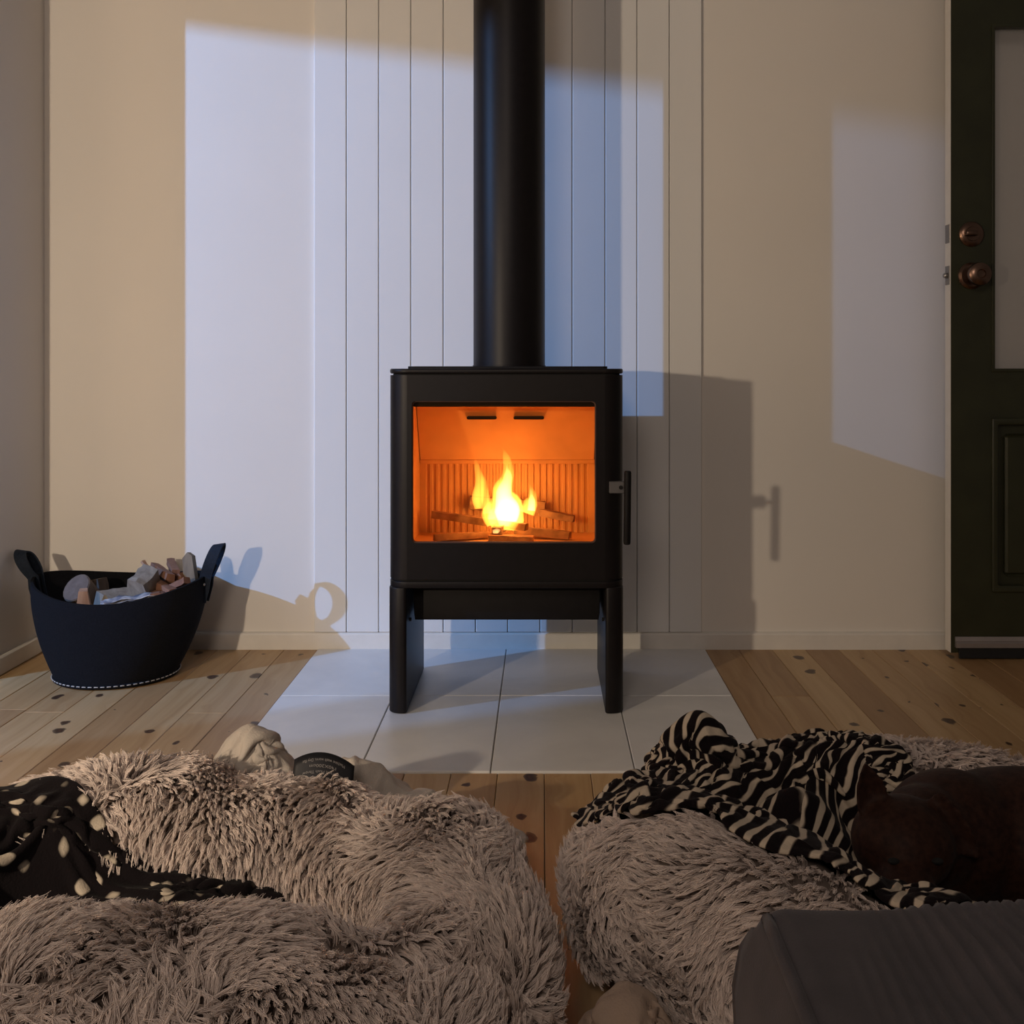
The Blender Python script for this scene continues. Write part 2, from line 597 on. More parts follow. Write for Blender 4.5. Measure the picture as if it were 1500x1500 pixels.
# hardware
def disc_y(bm, c, r, y0, y1, n=28, r1=None):
    cyl = bmesh.ops.create_cone(bm, cap_ends=True, segments=n, radius1=r, radius2=r if r1 is None else r1, depth=abs(y1 - y0))
    M = Matrix.Translation((c[0], (y0 + y1) / 2, c[1])) @ Matrix.Rotation(PI / 2, 4, 'X')
    bmesh.ops.transform(bm, matrix=M, verts=cyl['verts'])
def lathe_y(bm, c, prof, n=28):
    """prof: (distance in front of the door, radius)"""
    rings = []
    for (d, r) in prof:
        rings.append([bm.verts.new((c[0] + r * math.cos(2 * PI * k / n), DY0 - d, c[1] + r * math.sin(2 * PI * k / n))) for k in range(n)])
    for a, b in zip(rings, rings[1:]):
        for k in range(n):
            bm.faces.new((a[k], a[(k + 1) % n], b[(k + 1) % n], b[k]))
    bm.faces.new(rings[0]); bm.faces.new(rings[-1][::-1])
bm = bmesh.new(); lathe_y(bm, (1.062, 1.053), [(0, .031), (.004, .031), (.009, .026), (.010, .018), (.012, .017)])
dead = bm_obj('deadbolt_rose', bm, BRONZE, door, 40)
bm = bmesh.new(); box(bm, 1.040, 1.070, DY0 - .030, DY0 - .010, 1.047, 1.059, .004, 2)
bm_obj('thumb_turn', bm, BRONZE, dead, 40)
bm = bmesh.new(); lathe_y(bm, (1.062, .950), [(0, .033), (.004, .033), (.010, .027), (.011, .014), (.028, .012), (.032, .017), (.040, .026), (.050, .029), (.058, .027), (.063, .020), (.064, .011), (.061, .009), (.060, .004)])
bm_obj('door_knob', bm, BRONZE, door, 40)
for nm, z0, z1 in (('strike_plate', 1.033, 1.079), ('latch_plate', .929, .976)):
    bm = bmesh.new(); box(bm, DX - .0028, DX - .0011, DY0 + .006, DY1 - .004, z0, z1, .0006, 1)
    pl = bm_obj(nm, bm, simple(nm + '_metal', (.30, .29, .28), .4, .9), door)
bm = bmesh.new()
bmesh.ops.create_uvsphere(bm, u_segments=16, v_segments=10, radius=.0075)
bmesh.ops.transform(bm, matrix=Matrix.Translation((DX - .0065, DY0 + .018, .952)), verts=bm.verts)
bm_obj('latch_bolt', bm, STEEL, pl, 179)

# ------------------------------------------------------------------ wood stove
SX0, SX1, SY0, SY1 = -.3216, .1686, -.530, -.200
SCX = (SX0 + SX1) / 2
stove = thing('wood_stove', 'black steel wood stove with lit glass front on tiled hearth', 'stove', (SCX, (SY0 + SY1) / 2, 0))
R = .040
# side and back shell: C-shaped plan, open where the door sits
FX0, FX1 = SX0 + R, SX1 - R
def arc(cx, cy, r, a0, a1, n=10):
    return [(cx + r * math.cos(math.radians(a0 + (a1 - a0) * k / n)), cy + r * math.sin(math.radians(a0 + (a1 - a0) * k / n))) for k in range(n + 1)]
t = .012
outer = [(FX0, SY0)] + arc(FX0, SY0 + R, R, 270, 180) + [(SX0, SY1), (SX1, SY1)] + arc(FX1, SY0 + R, R, 0, -90)
inner = arc(FX1, SY0 + R, R - t, -90, 0) + [(SX1 - t, SY1 - t), (SX0 + t, SY1 - t)] + arc(FX0, SY0 + R, R - t, 180, 270)
extrude('shell', outer + inner, .2815, .7065, STOVE, stove)
# front door plate with the window opening
win = rounded_rect(-.2722, .1105, .3575, .6525, .0085, 6)
fd = extrude('stove_door', [(FX0, .2815), (FX1, .2815), (FX1, .7065), (FX0, .7065)], SY0, SY0 + .014, STOVE, stove, holes=(win,), axis='y', bevel=.0)
bm_obj('inner_glass_bar', box(bmesh.new(), -.2725, .1108, SY0 + .020, SY0 + .032, .640, .668, .002, 1), STOVE_D, stove)
extrude('glass', rounded_rect(-.275, .1133, .3545, .6555, .004, 3), SY0 + .014, SY0 + .018, GLASSF, stove, axis='y')
# reddish sealing rope round the glass
extrude('rope_seal', rounded_rect(-.2735, .1118, .3562, .6538, .009, 6), SY0 + .0045, SY0 + .0135, simple('seal_rope', (.10, .05, .035), .9), stove,
        holes=(rounded_rect(-.2700, .1083, .3597, .6503, .0075, 6),), axis='y', bevel=.0012)
# top plate, raised cook plate
extrude('top_plate', rounded_rect(SX0 - .0005, SX1 + .0005, SY0 - .0005, SY1 + .002, (.01, .01, R, R), 10), .7095, .7200, STOVE, stove, bevel=.0035)
extrude('cook_plate', rounded_rect(-.2885, .1385, -.470, -.215, .012, 5), .7195, .7250, STOVE_D, stove, bevel=.001)
extrude('shadow_gap', rounded_rect(SX0 + .006, SX1 - .006, SY0 + .006, SY1 - .004, (.01, .01, R - .005, R - .005), 8), .7055, .7105, BLACKH, stove)
# base frame and slab legs
extrude('base_frame', rounded_rect(SX0, SX1, SY0, SY1, (.008, .008, R, R), 10), .2640, .2775, STOVE, stove, bevel=.0015)
extrude('base_gap', rounded_rect(SX0 + .005, SX1 - .005, SY0 + .005, SY1 - .004, (.008, .008, R - .004, R - .004), 8), .2765, .2825, BLACKH, stove)
LT = .0385
for s in (0, 1):
    if s == 0:
        pl_ = rounded_rect(SX0, SX0 + LT, SY0, SY1, (.004, .006, .026, .007), 8)
        sx, bx = SX0 + LT, SX0 + LT
    else:
        pl_ = rounded_rect(SX1 - LT, SX1, SY0, SY1, (.006, .004, .007, .026), 8)
        sx, bx = SX1 - LT, SX1 - LT
    lg = extrude('leg', pl_, .0035, .2655, STOVE, stove, bevel=.003)
    for yy in (-.475, -.30):
        bm = bmesh.new()
        c = bmesh.ops.create_cone(bm, cap_ends=True, segments=14, radius1=.0042, radius2=.0035, depth=.005)
        bmesh.ops.transform(bm, matrix=Matrix.Translation((bx + (.0015 if s == 0 else -.0015), yy, .187)) @ Matrix.Rotation(PI / 2, 4, 'Y'), verts=bm.verts)
        bm_obj('bolt', bm, BLACKH, lg, 40)
# ash box hung under the firebox
ash = extrude('ash_box', [(-.2765, .2565), (-.2745, .2000), (-.2725, .1845), (.1190, .1845), (.1215, .2000), (.1225, .2565)], -.470, -.225, STOVE_D, stove, axis='y', bevel=.002)
bm_obj('hanger', box(bmesh.new(), -.281, .128, -.46, -.235, .2560, .2645), BLACKH, stove)
# lever handle on its bracket
brk = bm_obj('handle_bracket', box(bmesh.new(), .1375, .1690, SY0 - .010, SY0 + .0005, .4620, .4870, .0015, 1), simple('worn_bracket_steel', (.20, .19, .19), .45, .9), stove)
bm = bmesh.new()
c = bmesh.ops.create_cone(bm, cap_ends=True, segments=16, radius1=.0042, radius2=.0042, depth=.003)
bmesh.ops.transform(bm, matrix=Matrix.Translation((.1615, SY0 - .0105, .4745)) @ Matrix.Rotation(PI / 2, 4, 'X'), verts=bm.verts)
bm_obj('bracket_hole', bm, BLACKH, brk)
bm = bmesh.new()
zs = [.3595, .3605, .364, .43, .505, .5095, .5105]
rr = [.0050, .0066, .0074, .0074, .0074, .0066, .0050]
tube_bm(bm, [(.1725 + (z - .36) * .012, SY0 - .028, z) for z in zs], rr, 16, up=(0, 1, 0))
hd = bm_obj('handle', bm, STOVE_D, stove, 40)
bm = bmesh.new(); tube_bm(bm, [(.1675, SY0 - .001, .4745), (.1735, SY0 - .012, .4745), (.1735, SY0 - .028, .4745)], .0045, 10)
bm_obj('handle_arm', bm, STOVE_D, stove, 40)

# firebox lining
BX0, BX1, BYF, BYB = -.281, .119, SY0 + .034, -.305
fb = bmesh.new()
box(fb, BX0 - .010, BX0, BYF, BYB, .335, .665)
box(fb, BX1, BX1 + .010, BYF, BYB, .335, .665)
box(fb, BX0 - .010, BX1 + .010, BYF - .01, BYB + .012, .330, .345)
bm_obj('firebox_lining', fb, FIREBR, stove)
# ribbed back board: real flutes
nr = 26
prof = []
wrib = (BX1 - BX0 - .024) / nr
prof.append((BX0, BYB))
for k in range(nr):
    x0 = BX0 + .012 + k * wrib
    prof += [(x0 + wrib * .12, BYB), (x0 + wrib * .28, BYB + .004), (x0 + wrib * .62, BYB + .004), (x0 + wrib * .78, BYB)]
prof += [(BX1, BYB), (BX1, BYB + .014), (BX0, BYB + .014)]
extrude('ribbed_back_board', prof, .345, .503, FIREBR, stove, smooth=20)
bm_obj('ledge', box(bmesh.new(), BX0, BX1, BYB - .008, BYB + .014, .503, .513, .002, 1), FIREBR, stove)
# sloping baffle above
bm = bmesh.new()
y0b, z0b, y1b, z1b = BYB - .006, .5125, -.385, .640
vsb = [bm.verts.new(v) for v in ((BX0 + .002, y0b, z0b), (BX1 - .002, y0b, z0b), (BX1 - .002, y1b, z1b), (BX0 + .002, y1b, z1b),
                                 (BX0 + .002, y0b + .012, z0b), (BX1 - .002, y0b + .012, z0b), (BX1 - .002, y1b + .012, z1b + .006), (BX0 + .002, y1b + .012, z1b + .006))]
for f in ((0, 1, 2, 3), (7, 6, 5, 4), (0, 4, 5, 1), (1, 5, 6, 2), (2, 6, 7, 3), (3, 7, 4, 0)):
    bm.faces.new([vsb[i] for i in f])
bm_obj('baffle', bm, FIREBR, stove)
bm_obj('top_lining', box(bmesh.new(), BX0, BX1, BYF, -.37, .648, .662), FIREBR, stove)
for a, b in ((683, 727), (752, 797)):
    x0, x1 = (a - 795) * 2.345 / FPX, (b - 795) * 2.345 / FPX
    extrude('air_slot', rounded_rect(x0, x1, .6075, .6145, .0034, 4), -.384, -.362, BLACKH, stove, axis='y')

# flue pipe
bm = bmesh.new()
FR, FY = .0815, -.310
n = 64
prof = [(0.001, .7252), (FR + .0015, .7252), (FR + .0015, .7275), (FR, .7280), (FR, 2.44), (FR - .004, 2.44), (FR - .004, .73)]
rings = [[bm.verts.new((SCX + r * math.cos(2 * PI * k / n), FY + r * math.sin(2 * PI * k / n), z)) for k in range(n)] for r, z in prof]
for a, b in zip(rings, rings[1:]):
    for k in range(n):
        bm.faces.new((a[k], a[(k + 1) % n], b[(k + 1) % n], b[k]))
fl = bm_obj('flue_pipe', bm, STOVE, None, 30)
tag(fl, 'tall matte black flue pipe rising from top of the stove', 'pipe')

# burning logs inside
EMB = ember_mat()
def log_between(name, a, b, w, h, m, label, cat='log', group=None, tilt=0.0, taper=.9, sd=1):
    """split stick: irregular quadrilateral section with rough ends"""
    r = random.Random(sd)
    a, b = Vector(a), Vector(b)
    t_ = (b - a).normalized()
    side = t_.cross(Vector((0, 0, 1)))
    if side.length < .2:
        side = t_.cross(Vector((0, 1, 0)))
    side.normalize()
    up = side.cross(t_)
    q = Matrix.Rotation(tilt, 3, t_)
    side, up = q @ side, q @ up
    bm = bmesh.new()
    sec = [(-w / 2, -h / 2), (0, -h / 2 * r.uniform(.9, 1.1)), (w / 2, -h / 2 * r.uniform(.8, 1)), (w / 2 * r.uniform(.9, 1.05), 0), (w / 2 * r.uniform(.7, 1), h / 2), (0, h / 2 * r.uniform(.9, 1.15)), (-w / 2 * r.uniform(.8, 1.05), h / 2 * r.uniform(.8, 1))]
    rings = []
    nseg = 7
    for i in range(nseg):
        f = i / (nseg - 1)
        p = a.lerp(b, f)
        k = 1 + (taper - 1) * f
        jit = .05
        rings.append([bm.verts.new(p + side * (sx * k + r.uniform(-jit, jit) * w) + up * (sy * k + r.uniform(-jit, jit) * h) + t_ * (r.uniform(-.03, .03) * w if i in (0, nseg - 1) else 0)) for sx, sy in sec])
    ns = len(sec)
    for r0, r1 in zip(rings, rings[1:]):
        for k in range(ns):
            bm.faces.new((r0[k], r0[(k + 1) % ns], r1[(k + 1) % ns], r1[k]))
    bm.faces.new(rings[0][::-1]); bm.faces.new(rings[-1])
    o = bm_obj(name, bm, m, None, 22)
    return tag(o, label, cat, group)

GR = 'burning sticks in the stove'
fz = .345
log_between('burning_log', (-.245, -.345, .3925), (-.035, -.415, .374), .026, .017, EMB, 'long split stick slanting across the top of the burning pile', sd=3, group=GR)
log_between('burning_log', (-.165, -.322, .415), (.005, -.326, .405), .03, .030, EMB, 'thick charred log lying behind the flames against the back', sd=4, group=GR)
log_between('burning_log', (-.005, -.330, .395), (.070, -.345, .382), .03, .016, EMB, 'short split stick at right behind the flames', sd=5, group=GR)
log_between('burning_log', (-.06, -.372, .362), (.060, -.412, .356), .024, .017, EMB, 'glowing stick lying low at the right of the fire', sd=6, group=GR)
log_between('burning_log', (-.235, -.435, .3545), (-.12, -.395, .355), .022, .014, EMB, 'dark stick end lying alone at the left of the firebox', sd=7, group=GR)
log_between('burning_log', (-.115, -.442, .3545), (-.02, -.455, .353), .026, .015, EMB, 'charred stick at the very front under the slanting one', sd=8, group=GR)
log_between('burning_log', (-.085, -.370, .3725), (-.10, -.440, .3695), .024, .016, EMB, 'blackened stick pointing out of the fire below the slanting one', sd=9, group=GR)

# fire: flame tongues with real thickness, glowing through their volume
fire = thing('fire', 'bright yellow flames burning above the split logs behind stove glass', 'fire', (-.09, -.39, .375))
FL1 = flame_mat('flame_body', 200, (1.0, .42, .085))
FL2 = flame_mat('flame_core', 300, (1.0, .66, .36))
def flame(pts, radii, m, name='flame', flat=(1, .7)):
    # smooth the centreline
    P = [Vector(p) for p in pts]
    n = 26
    out, rad = [], []
    for i in range(n):
        f = i / (n - 1) * (len(P) - 1)
        k = min(int(f), len(P) - 2)
        u = f - k
        p0, p1, p2, p3 = P[max(k - 1, 0)], P[k], P[k + 1], P[min(k + 2, len(P) - 1)]
        out.append(.5 * ((2 * p1) + (p2 - p0) * u + (2 * p0 - 5 * p1 + 4 * p2 - p3) * u * u + (3 * p1 - p0 - 3 * p2 + p3) * u ** 3))
        r0, r1 = radii[k], radii[k + 1]
        rad.append(max(.0003, r0 + (r1 - r0) * (u * u * (3 - 2 * u))))
    bm = bmesh.new()
    tube_bm(bm, out, rad, 14, up=(0, 1, 0), flat=flat)
    return bm_obj(name, bm, m, fire, 179)
D = 2.335
def fp(px, py, d=D): return at(px, py, d)
flame([fp(740, 775), fp(741, 760), fp(743, 742), fp(736, 720), fp(744, 697), fp(743, 676), fp(736, 655)], [.030, .041, .035, .023, .0135, .0100, .0010], FL1)
flame([fp(722, 768), fp(716, 752), fp(724, 735), fp(728, 716)], [.014, .016, .009, .0008], FL1)
flame([fp(742, 770), fp(743, 748), fp(738, 724), fp(744, 700), fp(742, 682)], [.018, .029, .018, .010, .0012], FL2, 'flame_core')
flame([fp(701, 745), fp(700, 728), fp(703, 705), fp(699, 686), fp(696, 671)], [.009, .0135, .0105, .007, .0010], FL1)
flame([fp(714, 752), fp(711, 730), fp(709, 708), fp(707, 692)], [.010, .0095, .007, .0006], FL1)
flame([fp(722, 760), fp(718, 742), fp(715, 722), fp(714, 712)], [.012, .008, .003, .0003], FL1)
flame([fp(772, 752), fp(777, 738), fp(780, 727), fp(776, 708)], [.017, .016, .010, .0006], FL1)
flame([fp(778, 748), fp(779, 735), fp(778, 722), fp(776, 713)], [.009, .008, .003, .0003], FL2, 'flame_core')
flame([fp(722, 779, 2.29), fp(728, 777.5, 2.29), fp(733, 776, 2.29)], [.004, .006, .002], FL2, 'flame_core')

# ------------------------------------------------------------------ basket with firewood
KX, KY = -1.017, -.170          # centre of the rim; the foot stands a little nearer
basket = thing('firewood_basket', 'black felt basket with two strap handles holding firewood by the wall', 'basket', (-1.002, -.232, 0))
def basket_pt(a, z, inset=0.0):
    """oval, bellied basket wall slumped back to the wall; z is a fraction 0..1 of the local rim height"""
    rim = .191 + .0315 * math.cos(a) ** 2 + .008 * math.sin(a)
    f = min(1, max(0, z))
    g = 1 - (1 - f) ** 1.9
    rx = .136 + .0705 * g - inset
    ry = .128 + .025 * g - inset
    cx = -1.002 + (KX + 1.002) * f
    cy = -.232 + (KY + .232) * f
    return Vector((cx + rx * math.cos(a), cy + ry * math.sin(a), .006 + (rim - .006) * z))
bm = bmesh.new()
n, mz = 72, 14
O = [[bm.verts.new(basket_pt(2 * PI * k / n, j / mz)) for k in range(n)] for j in range(mz + 1)]
I = [[bm.verts.new(basket_pt(2 * PI * k / n, j / mz, .006) + Vector((0, 0, .004 if j == 0 else 0))) for k in range(n)] for j in range(mz + 1)]
for j in range(mz):
    for k in range(n):
        k2 = (k + 1) % n
        bm.faces.new((O[j][k], O[j][k2], O[j + 1][k2], O[j + 1][k]))
        bm.faces.new((I[j][k2], I[j][k], I[j + 1][k], I[j + 1][k2]))
for k in range(n):
    k2 = (k + 1) % n
    bm.faces.new((O[mz][k], O[mz][k2], I[mz][k2], I[mz][k]))
bm.faces.new([O[0][k] for k in range(n)][::-1]); bm.faces.new([I[0][k] for k in range(n)])
bm_obj('basket_body', bm, FELT, basket, 50)
# stitched welt round the foot
bm = bmesh.new()
tube_bm(bm, [basket_pt(2 * PI * k / 72, 0.0, -.001) + Vector((0, 0, .001)) for k in range(73)], .005, 8)
bm_obj('foot_welt', bm, FELT, basket, 179)
bm = bmesh.new()
for k in range(64):
    a0, a1 = 2 * PI * (k + .12) / 64, 2 * PI * (k + .72) / 64
    tube_bm(bm, [basket_pt(a0, 0, -.006) + Vector((0, 0, .003)), basket_pt((a0 + a1) / 2, 0, -.0068) + Vector((0, 0, .0035)), basket_pt(a1, 0, -.006) + Vector((0, 0, .003))], .0012, 5)
st = bm_obj('stitches', bm, THREAD, basket); st['kind'] = 'stuff'
def strap(pts, wvec, wid, thick, name='handle'):
    bm = bmesh.new()
    P = [Vector(p) for p in pts]
    rows = []
    for i, p in enumerate(P):
        t_ = (P[min(i + 1, len(P) - 1)] - P[max(i - 1, 0)]).normalized()
        w = (Vector(wvec) - t_ * t_.dot(Vector(wvec))).normalized()
        nrm = t_.cross(w)
        rows.append([bm.verts.new(p + w * (a * wid / 2) + nrm * (b * thick / 2)) for a, b in ((-1, -1), (1, -1), (1, 1), (-1, 1))])
    for r0, r1 in zip(rows, rows[1:]):
        for k in range(4):
            bm.faces.new((r0[k], r0[(k + 1) % 4], r1[(k + 1) % 4], r1[k]))
    bm.faces.new(rows[0][::-1]); bm.faces.new(rows[-1])
    return bm_obj(name, bm, FELTB, basket, 35)
for s in (-1, 1):
    base = KX + s * .2065
    lean, hgt = (.034, .062) if s < 0 else (.030, .078)
    rise = .2225
    pts = [(base - s * .012, KY - .012, .160), (base - s * .003, KY - .013, .195)]
    for k in range(21):
        a = PI * k / 20
        f = math.sin(a) ** .8
        yy = -math.cos(a) * (.012 + .022 * math.sin(a) ** .5)
        pts.append((base + s * lean * f, KY + yy, rise - .005 + hgt * f))
    pts += [(base - s * .003, KY + .013, .195), (base - s * .012, KY + .012, .160)]
    h_ = strap(pts, (1, 0, .15 * s), .027, .004)
    for yy in (-.024, .024):
        bm = bmesh.new()
        bmesh.ops.create_uvsphere(bm, u_segments=10, v_segments=8, radius=.004)
        bmesh.ops.transform(bm, matrix=Matrix.Translation((base - s * .001, KY + yy * .7 - .002, .203)), verts=bm.verts)
        bm_obj('rivet', bm, STEEL, h_, 179)

def wood_mat(name, a, b, sc=(60, 60, 8)):
    M = Nodes(name)
    n1 = M.noise(M.mapping(M.obj(), sc), 1.0, 4, .6, .5)
    n2 = M.noise(M.obj(), 25, 3)
    c = M.ramp(n1.outputs[0], [(.3, a), (.7, b)])
    M.color(M.mix(M.math('MULTIPLY', n2.outputs[0], .4), c, a))
    M.b.inputs['Roughness'].default_value = .85
    M.bump(n1.outputs[0], .3, .003)
    return M.m
KIND = wood_mat('red_kindling', (.15, .065, .038), (.27, .135, .085))
GREYW = wood_mat('weathered_wood', (.17, .145, .12), (.32, .285, .24))
BARK = wood_mat('bark_and_log', (.075, .05, .035), (.17, .12, .09))
SPLIT = wood_mat('fresh_split_wood', (.28, .15, .09), (.46, .29, .19))
def bk(px, py, d=2.55): return at(px, py, d)
# round log standing on end at the left
log = thing('round_log', 'dark round log with sawn grey end leaning at basket left', 'log', bk(118, 880))
bm = bmesh.new()
a, b = bk(112, 861, 2.53), bk(143, 900, 2.615)
ax = (b - a).normalized()
tube_bm(bm, [a, a.lerp(b, .5), b], [.036, .037, .036], 18, up=(0, 0, 1), flat=(.85, 1.05))
bm_obj('log_bark', bm, BARK, log, 50)
bm = bmesh.new(); tube_bm(bm, [a - ax * .0015, a + ax * .001], [.0335, .0345], 18, up=(0, 0, 1), flat=(.85, 1.05))
bm_obj('sawn_end', bm, wood_mat('log_end', (.10, .075, .062), (.16, .125, .11)), log, 50)
log_between('split_log', bk(122, 864, 2.465), bk(124, 935, 2.49), .020, .02, SPLIT, 'pale split wedge of wood standing at basket front left', sd=12, taper=2.9)
log_between('branch_piece', bk(143, 848, 2.63), bk(153, 905, 2.62), .036, .04, BARK, 'dark broken branch piece just right of the round log', sd=13)
log_between('wood_block', bk(152, 884, 2.50), bk(197, 876, 2.57), .075, .040, GREYW, 'flat weathered board piece lying in middle of the basket', 'wood', sd=14, tilt=.3)
# newspaper
bm = bmesh.new()
for q in range(3):
    rows = []
    for i in range(9):
        c = bk(148, 888 - q * 2.5, 2.455).lerp(bk(228, 878 - q * 2.5, 2.475), i / 8)
        rows.append([c + Vector((0, -.006 + .03 * s_, .003 * math.sin(i * 1.7 + q + s_ * 2) + .004 * s_)) for s_ in (0, .33, .66, 1)])
    vv = [[bm.verts.new(p) for p in r_] for r_ in rows]
    for r0, r1 in zip(vv, vv[1:]):
        for k in range(3):
            bm.faces.new((r0[k], r0[k + 1], r1[k + 1], r1[k]))
def news():
    M = Nodes('newsprint')
    n = M.noise(M.obj(), 35, 2)
    c = M.ramp(n.outputs[0], [(.42, (.52, .52, .54)), (.5, (.40, .39, .40)), (.62, (.15, .16, .21))])
    M.color(c)
    M.b.inputs['Roughness'].default_value = .8
    return M.m
o = bm_obj('newspaper', bm, news(), None, 179)
md = o.modifiers.new('thickness', 'SOLIDIFY'); md.thickness = .0012
tag(o, 'folded newspaper tucked at the front of the firewood basket', 'newspaper')
log_between('wood_block', bk(199, 866, 2.50), bk(221, 843, 2.55), .052, .054, GREYW, 'square grey block leaning at top of the kindling pile', 'wood', sd=15, tilt=.4, taper=1.0)
KG = 'red kindling sticks in the basket'
sticks = [((226, 829, 2.66), (250, 846, 2.53), 'uppermost kindling stick with splintered end above the grey block'),
          ((250, 822, 2.70), (258, 839, 2.57), 'short kindling stick behind the uppermost pair'),
          ((247, 853, 2.585), (269, 842, 2.555), 'kindling stick crossing upper right of the pile'),
          ((250, 862, 2.535), (274, 850, 2.515), 'kindling stick just below the crossing one'),
          ((226, 853, 2.56), (254, 868, 2.50), 'kindling stick sloping down the middle of the pile'),
          ((229, 864, 2.59), (228, 874, 2.475), 'kindling stick end at bottom left of the pile'),
          ((241, 864, 2.59), (239, 875, 2.475), 'kindling stick end at bottom centre of the pile'),
          ((256, 866, 2.60), (250, 874, 2.485), 'kindling stick end at bottom right of the pile')]
for i, (p, q, lb) in enumerate(sticks):
    log_between('kindling_stick', bk(*p), bk(*q), .021, .016, KIND, lb, 'kindling', KG, sd=30 + i, tilt=.2 * (i % 3 - 1), taper=1.0)
log_between('splinter', bk(209, 822, 2.60), bk(226, 846, 2.58), .010, .007, SPLIT, 'thin pale splinter poking up over the grey block', 'kindling', sd=41, taper=.8)
# tall pointed offcut
bm = bmesh.new()
oc = [(268, 872), (268, 830), (267, 818), (274, 809), (281, 814), (287, 858), (285, 872)]
fr = [bm.verts.new(at(px, py, 2.555)) for px, py in oc]
bk_ = [bm.verts.new(at(px + 5, py, 2.58)) for px, py in oc]
bm.faces.new(fr); bm.faces.new(bk_[::-1])
for k in range(len(oc)):
    bm.faces.new((fr[k], bk_[k], bk_[(k + 1) % len(oc)], fr[(k + 1) % len(oc)]))
tag(bm_obj('paling_offcut', bm, wood_mat('paling_wood', (.16, .13, .10), (.30, .26, .20)), None), 'tall pointed grey paling offcut standing beside right basket handle', 'wood')

# ------------------------------------------------------------------ fluffy round beds
def closed_spline(ctrl, n):
    """Catmull-Rom through closed control points (each any length)"""
    P = np.array(ctrl, float)
    m = len(P)
    out = []
    for i in range(n):
        f = i / n * m
        k = int(f) % m
        u = f - int(f)
        p0, p1, p2, p3 = P[(k - 1) % m], P[k], P[(k + 1) % m], P[(k + 2) % m]
        out.append(.5 * (2 * p1 + (p2 - p0) * u + (2 * p0 - 5 * p1 + 4 * p2 - p3) * u * u + (3 * p1 - p0 - 3 * p2 + p3) * u ** 3))
    return np.array(out)

def lump(p, s, seed):
    return mnoise.noise(Vector((p[0] * s + seed * 7.1, p[1] * s - seed * 3.3, p[2] * s + seed)))

BEDCLOTH = simple('plush_backing', (.16, .125, .105), .95, var=.15, scale=50)

def bed_mesh(ctrl, seed, n=220, m=48, lumpy=.018, crease=None):
    """ctrl: x, y, rim half-width, rim height -> verts, faces of the bolster, and of the inner cushion"""
    cl = closed_spline(ctrl, n)
    cen = cl[:, :2].mean(0)
    V, F = [], []
    for i in range(n):
        x, y, rw, rh = cl[i]
        t_ = cl[(i + 1) % n, :2] - cl[i - 1, :2]
        t_ /= np.linalg.norm(t_)
        nrm = np.array((t_[1], -t_[0]))
        if np.dot(nrm, cl[i, :2] - cen) < 0:
            nrm = -nrm
        for j in range(m):
            a = 2 * PI * j / m
            ca, sa = math.cos(a), math.sin(a)
            ex = 1.0
            px_ = rw * (abs(ca) ** ex) * (1 if ca > 0 else -1)
            pz = rh / 2 + rh / 2 * sa
            p = np.array((x + nrm[0] * px_, y + nrm[1] * px_, pz))
            d = lump(p, 7, seed) * lumpy + lump(p, 17, seed + 3) * lumpy * .45
            if crease is not None:
                x0, y0, nx_, ny_ = crease
                q = (p[0] - x0) * nx_ + (p[1] - y0) * ny_
                al = (p[0] - x0) * ny_ - (p[1] - y0) * nx_
                d -= .062 * math.exp(-(q / .022) ** 2) * math.exp(-(al / .10) ** 4)
            p[0] += nrm[0] * ca * d; p[1] += nrm[1] * ca * d; p[2] += sa * d
            p[2] = max(p[2], .004)
            V.append(p)
    for i in range(n):
        i2 = (i + 1) % n
        for j in range(m):
            j2 = (j + 1) % m
            F.append((i * m + j, i2 * m + j, i2 * m + j2, i * m + j2))
    return V, F, cl, cen

def bed(name, ctrl, seed, label, seat_z, crease=None):
    V, F, cl, cen = bed_mesh(ctrl, seed, crease=crease)
    t_ = thing(name, label, 'pet bed', (cen[0], cen[1], 0), None)
    rim = mesh_obj('bolster', V, F, BEDCLOTH, t_, True)
    bm = bmesh.new(); bm.from_mesh(rim.data)
    bmesh.ops.recalc_face_normals(bm, faces=bm.faces); bm.to_mesh(rim.data); bm.free()
    V2, F2 = [], []
    n, k = len(cl), 12
    for r in range(k + 1):
        f = r / k
        for i in range(n):
            p = cen + (cl[i, :2] - cen) * f * .98
            z = seat_z * (1 - .25 * f ** 3) + lump((p[0], p[1], 0), 6, seed + 5) * .02
            V2.append((p[0], p[1], max(z, .02)))
    for r in range(k):
        for i in range(n):
            i2 = (i + 1) % n
            F2.append((r * n + i, r * n + i2, (r + 1) * n + i2, (r + 1) * n + i))
    seat = mesh_obj('cushion', V2, F2, BEDCLOTH, t_, True)
    bm = bmesh.new(); bm.from_mesh(seat.data)
    bmesh.ops.remove_doubles(bm, verts=bm.verts, dist=1e-6)
    bmesh.ops.recalc_face_normals(bm, faces=bm.faces)
    if sum(f.normal.z for f in bm.faces) < 0:
        bmesh.ops.reverse_faces(bm, faces=bm.faces)
    bm.to_mesh(seat.data); bm.free()
    return t_, rim, seat

